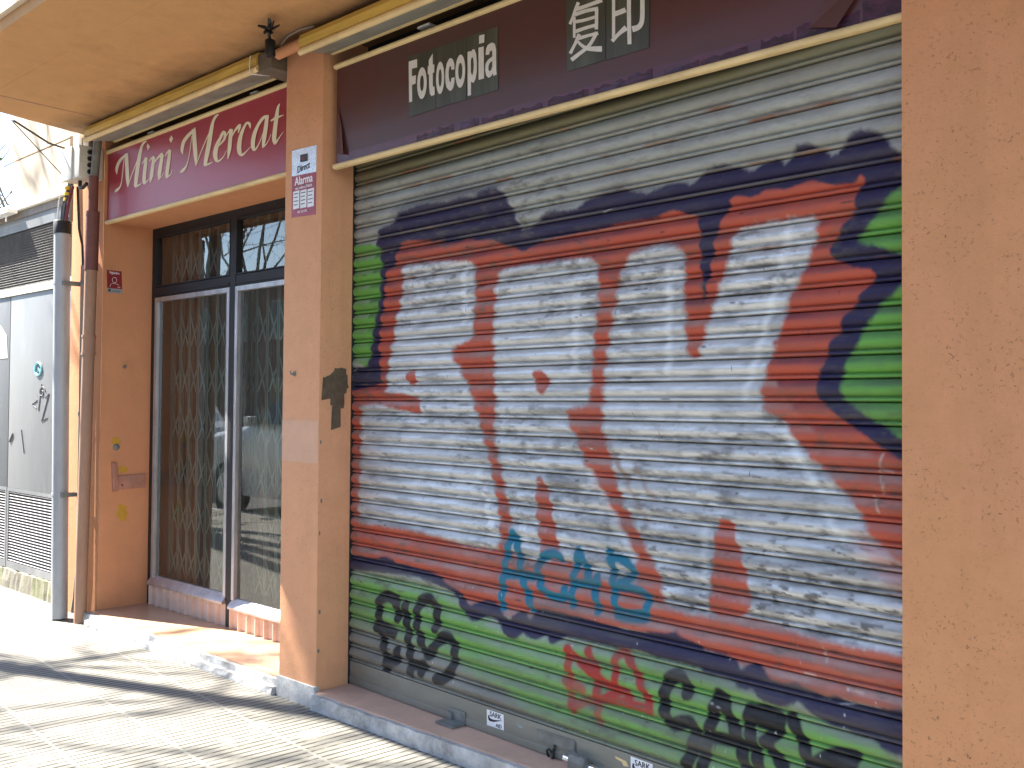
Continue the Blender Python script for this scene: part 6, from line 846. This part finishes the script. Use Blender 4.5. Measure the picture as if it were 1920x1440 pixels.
m = MB(); m.tube([(-6.87,2.925,.03),(-6.84,2.925,.12),(-6.795,2.925,.40),(-6.80,2.925,2.46)], .0155, 14); m.build('tube', 'conduit', ct, smooth=True)
m = MB(); m.tube([(-6.80,2.925,2.45),(-6.805,2.92,2.6),(-6.84,2.91,2.72),(-6.855,2.90,3.02)], .009, 8); m.build('cable', 'blackcable', ct, smooth=True)
for z in (1.42, 2.34):
    m = MB(); m.tube([(-6.80,2.925,z-.012),(-6.80,2.925,z+.012)], .0185, 14); m.build('clip', 'oldsteel', ct, smooth=True)
jb = thing('junction_box', (-6.75, 2.84, 3.02), 'light grey electrical junction box on the left pier below two small boxes', 'junction box')
m = MB(); m.box(-6.86, -6.60, 2.80, 2.964, 3.035, 3.255); m.build('housing', 'greybox', jb, bevel=.008)
m = MB(); m.box(-6.865, -6.70, 2.788, 2.802, 3.03, 3.26); m.build('cover', 'greybox', jb, bevel=.005)
for i in range(4):
    m = MB(); m.tube([(-6.60,2.87,3.08+.045*i),(-6.588,2.87,3.08+.045*i)], .016, 12); m.build('cable_gland', 'blackcable', jb, smooth=True)
m = MB(); m.tube([(-6.72,2.86,3.03),(-6.70,2.85,2.985),(-6.65,2.85,2.975),(-6.61,2.86,3.0)], .013, 8); m.build('cable_loop', 'blackcable', jb, smooth=True)
j2 = thing('switch_box', (-6.92, 2.9, 3.28), 'small pale grey box above the junction box, just under the overhang', 'junction box')
m = MB(); m.box(-6.90, -6.81, 2.885, 2.964, 3.275, 3.40); m.build('housing', 'greybox', j2, bevel=.005)
j3 = thing('switch_box', (-6.74, 2.9, 3.28), 'small brown box right of the pale box under the overhang', 'junction box')
m = MB(); m.box(-6.80, -6.69, 2.90, 2.964, 3.275, 3.358); m.build('housing', 'brownbox', j3, bevel=.005)
cb = thing('cable_bundle', (-6.95, 2.86, 2.8), 'black cables with yellow tape bands rising from the capped grey pipe', 'cable')
m = MB()
for i in range(3): m.tube([(-6.925+.018*i,2.82,2.74),(-6.925+.02*i,2.83,2.88),(-6.93+.022*i,2.86,3.0),(-6.90+.02*i,2.88,3.12),(-6.90+.02*i,2.92,3.40)], .0095, 8)
m.build('cables', 'blackcable', cb, smooth=True)
m = MB(); m.tube([(-6.88,2.83,2.75),(-6.87,2.845,2.9),(-6.862,2.87,3.02)], .012, 8); m.build('red_cable', 'redcable', cb, smooth=True)
for z in (2.925,2.965,3.005):
    xx = -6.898+(z-2.94)*.1; m = MB(); m.tube([(xx,2.845,z-.011),(xx+.001,2.847,z+.011)], .021, 12); m.build('tape_band', 'yellowtape', cb, smooth=True)
m = MB(); m.tube([(-6.945,2.80,2.76),(-6.945,2.81,2.92),(-6.93,2.83,3.02),(-6.88,2.82,3.05)], .004, 6); m.build('white_wire', 'white', cb)
ow = thing('overhead_wire', (-7.0, 2.85, 3.2), 'thin black wires running from the overhang to the pier edge at the left', 'wire')
m = MB(); m.tube([(-6.73,2.42,3.36),(-6.86,2.70,3.29),(-6.93,2.90,3.285)], .0075, 6); m.build('thick_wire', 'blackcable', ow)
m = MB(); m.tube([(-6.72,2.40,3.36),(-6.95,2.86,3.08)], .0035, 6); m.build('thin_wire', 'blackcable', ow)
m = MB(); m.tube([(-7.03,2.93,2.80),(-7.05,2.94,3.42)], .016, 8); m.build('riser_cable', 'conduit', ow)

# ------------------------------------------------------------------ neighbouring building
nb = thing('neighbour_building', (-7.8, 3.2, 0), 'pale stone building with grey metal louvred doors left of the pipes', 'building')
w_ = MB(); w_.box(-8.42, -7.0905, YN, 6, 3.112, 3.470).box(-8.42, -7.731, YN+.0006, 6, 3.484, 3.9).box(-7.719, -7.0905, YN+.0006, 6, 3.484, 3.9); w_.build('upper_wall', 'stone', nb)
box('upper_storey', 'stone', nb, -8.42, -7.0905, YN+.001, 6, 3.904, 11)
box('eave', 'whiteband', nb, -9.9, -7.095, YN-.035, 6, 3.045, 3.111, bevel=.006)
box('fascia_board', 'conduit', nb, -9.9, -7.095, YN-.012, 6, 2.985, 3.0445)
box('lintel_plate', 'panelgrey', nb, -9.9, -7.095, YN-.004, 6, 2.885, 2.9845)
box('white_band', 'whiteband', nb, -9.9, -7.095, YN-.010, 6, 2.367, 2.428)
def louvre(x0_, x1_, z0, z1, pitch, name='louvre'):
    m = MB(); m.box(x0_, x1_, YN+.035, YN+.05, z0, z1); z = z0+pitch*.5
    while z < z1-.002:
        m.prism([(YN+.002,z-.004),(YN+.002,z-.0015),(YN+.028,z+.010),(YN+.028,z+.0075)], x0_, x1_); z += pitch
    return m.build(name, 'louvre', nb)
louvre(-9.9, -7.095, 2.43, 2.884, .0205)
for a, c in ((-9.85,-8.418),(-8.404,-7.095)):
    dp = box('door_panel', 'panelgrey', nb, a, c, YN+.002, YN+.05, .802, 2.365, bevel=.003)
    lf = MB(); lf.box(a,c,YN,YN+.05,.772,.801).box(a,c,YN,YN+.05,.150,.205).box(a,a+.03,YN,YN+.05,.2052,.7718).box(c-.03,c,YN,YN+.05,.2052,.7718); lf.build('louvre_frame', 'panelgrey', nb)
    louvre(a+.031, c-.031, .206, .771, .0228)
box('backing', 'dark', nb, -9.9, -7.095, YN+.06, 6, .15, 2.36)
rough_strip(-9.9, -7.10, YN-.03, 6, -.05, .149, 12, .008).build('plinth', 'moss', nb)
box('parapet', 'white', nb, -12, -8.421, 3.7, 6, 3.112, 3.26)
box('gutter_strip', 'white', nb, -9.6, -8.20, YN-.115, YN-.036, 3.02, 3.052)
hk_ = MB(); hk_.box(-8.28,-8.272,YN-.1,YN-.09,2.955,3.019); hk_.build('gutter_hook', 'white', nb)
m = MB(); c0 = Vector((-7.816,YN-.0015,1.757)); m.tube([c0+Vector((.065*math.cos(a),0,.048*math.sin(a))) for a in np.linspace(0,6.283,25)], .009, 6); m.tube([c0+Vector((-.02,0,-.03)), c0+Vector((.0,0,.01)), c0+Vector((.03,0,-.02))], .005, 6)
M['cyan'] = plain('cyan_marker', (.22,.52,.58), .6); m.build('cyan_tag', 'cyan', nb)
M['greymark'] = plain('grey_marker', (.16,.155,.16), .7); m = MB()
P = [Vector((q[0],YN-.001,q[2])) for q in Q_SIHG]
for a in (P[0:4],[P[4],P[5]],[P[6],P[7],P[8],P[9],P[10]]):
    m = MB(); m.tube(a, .003, 5); m.build('scribble_tag', 'greymark', nb)
m = MB()
c0 = Vector((-7.735,YN-.001,1.575)); m.tube([c0+Vector((.06*(1-t*.1)*math.cos(t),0,.05*(1-t*.1)*math.sin(t))) for t in np.linspace(0,9,30)], .004, 5)
m.build('scribble_tag', 'greymark', nb)
P = [Vector((q[0],YN-.001,q[2])) for q in Q_SIHG2]
for a, w in ((P[:2],.009),(P[2:],.003)):
    m = MB(); m.tube(a, w, 5); m.build('scribble_tag', 'greymark', nb)
pn = MB(); pn.slab([(-8.62,YN-.001,2.14),(-8.48,YN-.001,2.05),(-8.45,YN-.001,1.86),(-8.62,YN-.001,1.86)], (0,.001,0)); pn.build('paper_scrap', 'letter', nb)

# ------------------------------------------------------------------ street trees (shade the pavement, show in the glass and far left)
def tree(loc, h, seed, label, paths=(), spread=1., depth=5, leaf=False, lean=(0,0), twig=.006, kids=2, limb=.085):
    rnd = random.Random(seed); t = thing('bare_tree', loc, label, 'tree', 'bare trees along the street'); o = Vector(loc)
    tk = MB(); top = o+Vector((lean[0],lean[1],h*.36)); tk.tube([o+Vector((0,0,-.15)), o+Vector((lean[0]*.2,lean[1]*.2,h*.12)), o.lerp(top,.6), top], [.21,.17,.155,.14], 12); tk.build('trunk', 'bark', t, smooth=True)
    cr_ = MB(); tips = []
    def grow(p, dr, ln, r, lv):
        pts = [p]; d_ = dr.normalized(); seg = 4 if lv < 3 else 3
        for i in range(seg):
            d_ = (d_+Vector((rnd.gauss(0,.16),rnd.gauss(0,.16),rnd.gauss(.03,.13)))).normalized(); pts.append(pts[-1]+d_*ln/seg)
        cr_.tube(pts, [r*(1-.55*i/seg) for i in range(seg+1)], 7 if lv < 2 else (5 if lv < 4 else 4), cap=False)
        if lv >= depth: tips.append(pts[-1]); return
        for _ in range(rnd.choice((2,3,3)) if lv < 3 else rnd.choice((kids,2,3))):
            k = rnd.randint(1, seg); nd = (d_+Vector((rnd.gauss(0,.62),rnd.gauss(0,.62),rnd.gauss(.10,.42)))).normalized()
            grow(pts[k], nd, ln*rnd.uniform(.55,.78), max(twig, r*(1-.55*k/seg)*rnd.uniform(.55,.8)), lv+1)
    for P_, r_ in paths:
        cr_.tube(P_, r_, 8, cap=False)
        for k in range(2, len(P_)):
            for _ in range(2): grow(Vector(P_[k]), Vector((rnd.uniform(-.2,1), rnd.gauss(0,.7), rnd.uniform(.1,.9))), rnd.uniform(1.0,1.9), .032, 2)
    for i in range(4):
        a = i*1.57+rnd.uniform(-.5,.5); grow(top+Vector((0,0,-.12*i)), Vector((math.cos(a)*.75*spread, math.sin(a)*.75*spread, rnd.uniform(.7,1.2))), h*.27, limb, 1)
    cr_.build('crown', 'bark', t, smooth=True)
    if leaf:
        lf = MB()
        for p in rnd.sample(tips, min(len(tips), 160)):
            for _ in range(3):
                q = p+Vector((rnd.gauss(0,.12),)*1+(rnd.gauss(0,.12),rnd.gauss(0,.12))); a = Vector((rnd.gauss(0,1),rnd.gauss(0,1),rnd.gauss(0,1))).normalized()*.05; c = a.orthogonal().normalized()*.03
                lf.add([q-a,q+c,q+a,q-c], [(0,1,2,3)])
        lf.build('leaves', 'leaf', t)
    return t
tree((-14.3,-.38,0), 10.5, 3, 'bare plane tree at the kerb whose limb shades the pavement', paths=[([(-14.2,-.38,4.2),(-13.3,-.35,5.6),(-12.2,-.25,6.6),(-11.5,-.02,7.0),(-9.7,.66,7.1),(-8.4,1.0,7.3)],[.12,.11,.10,.092,.075,.05]),([(-14.3,-.4,4.0),(-13.0,-1.1,6.2),(-11.6,-1.25,7.4),(-10.0,-1.0,8.0),(-8.6,-.6,8.3)],[.11,.09,.075,.06,.04]),([(-14.2,-.38,4.3),(-13.4,-.9,7.0),(-12.3,-1.5,9.0),(-10.6,-1.6,9.6),(-9.2,-1.2,10.0)],[.11,.10,.08,.06,.04])], depth=5, spread=1.0, twig=.016, kids=3)
tree((-25.2,-9.2,0), 12.5, 8, 'bare tree across the street, right of the two seen in the door glass', spread=.5, limb=.06)
tree((-27.9,-9.6,0), 13, 21, 'bare tree across the street, left of the two seen in the door glass', spread=.5, limb=.06)
tree((-21.0,7.6,0), 12.5, 14, 'bare tree against the sky left of the pale stone building', leaf=True, spread=.9, twig=.014, kids=3)

# ------------------------------------------------------------------ parked car (mirrored in the door glass)
car = thing('parked_car', (-11.6,-1.75,-.13), 'silver car parked at the kerb, mirrored in the door glass', 'car')
def car_pt(x, y, z): return (-11.15-x*1.12, -1.75+y, -.13+z*1.3)       # x forward is towards -X of the street
side = [(-2.0,.28),(-2.05,.55),(-1.98,.92),(-1.80,1.02),(-1.45,1.42),(-.6,1.50),(.15,1.44),(.95,1.02),(1.75,.92),(2.02,.72),(2.06,.45),(2.0,.25)]
bm_ = MB(); rows = []
for f, inset in ((-1,0),(-.86,0),(.86,0),(1,0)):
    row = []
    for x, z in side:
        tumble = max(0, z-.95)*.28; y = f*(.86-tumble) if abs(f) == 1 else f*(.86-tumble); zz = z if abs(f) < 1 else z-.02-(.04 if z > .9 else 0)
        row.append(car_pt(x*(1 if abs(f) < 1 else .985), y, zz))
    rows.append(row)
k = len(side); vs = [p for r_ in rows for p in r_]; fs_ = []
for i in range(3):
    for j in range(k): fs_.append((i*k+j, i*k+(j+1)%k, (i+1)*k+(j+1)%k, (i+1)*k+j))
fs_ += [tuple(range(k)), tuple(3*k+j for j in range(k))[::-1]]
bm_.add(vs, fs_); bm_.build('body', 'carpaint', car, bevel=.03)
for s_ in (-1, 1):
    for P in ([(-1.50,1.04),(-1.30,1.36),(-.55,1.43),(-.50,1.04)], [(-.42,1.04),(-.46,1.43),(.12,1.38),(.78,1.04)]):
        m = MB(); m.slab([car_pt(x, s_*(.875-max(0,z-.95)*.28), z) for x,z in P], (0, s_*.006, 0)); m.build('side_window', 'carglass', car)
m = MB(); m.slab([car_pt(.93,-.68,1.06),car_pt(.93,.68,1.06),car_pt(.24,.58,1.42),car_pt(.24,-.58,1.42)], (-.012,0,.014)); m.build('windscreen', 'carglass', car)
wh = None
for x in (-1.25, 1.28):
    for s_ in (-1, 1):
        m = MB(); c0 = Vector(car_pt(x, s_*.80, .31)); m.tube([c0+Vector((0,-.09,0)), c0+Vector((0,.09,0))], .385, 24); w0 = m.build('wheel', 'tyre', car, smooth=True)
        m = MB(); m.tube([c0+Vector((0,s_*.088,0)), c0+Vector((0,s_*.098,0))], .24, 18); m.build('rim', 'alu', w0)
for s_ in (-.6, .6):
    m = MB(); m.tube([car_pt(1.98,s_,.72), car_pt(2.075,s_,.70)], [.12,.10], 14); m.build('headlight', 'lamp', car, smooth=True)
m = MB()
for s_ in (-1, 1): m.box(-11.98, -11.84, *sorted((-1.75+s_*.86, -1.75+s_*1.0)), 1.18, 1.32)
m.build('wing_mirror', 'carpaint', car, bevel=.02)
car2 = copy_tree(car); car2.location = (-17.9,-1.75,-.13); car2['label'] = 'second silver car parked farther along the kerb'; car['group'] = car2['group'] = 'cars parked along the kerb'

# ------------------------------------------------------------------ buildings across the street (mirrored in the glass)
def block(x0, x1, y0, h, label):
    o = thing('street_building', ((x0+x1)/2, y0, 0), label, 'building', 'buildings across the street')
    box('wall', 'brick', o, x0, x1, y0-8, y0, -.2, h)
    x = x0+1.2
    while x < x1-1.5:
        z = 1.0
        while z < h-1.8:
            wn = MB(); wn.box(x, x+1.1, y0-.02, y0+.05, z, z+1.5); wo = wn.build('window', 'kerb', o)
            pn_ = MB(); pn_.box(x+.08, x+1.02, y0+.051, y0+.06, z+.08, z+1.42); pn_.build('glass', 'winglass', wo); z += 3
        x += 2.6
    return o
block(-28.5, 12, -14, 8.4, 'brown apartment block across the street, nearer and taller one')
block(-62, -28.8, -14.5, 6.5, 'low brown block across the street, farther one')
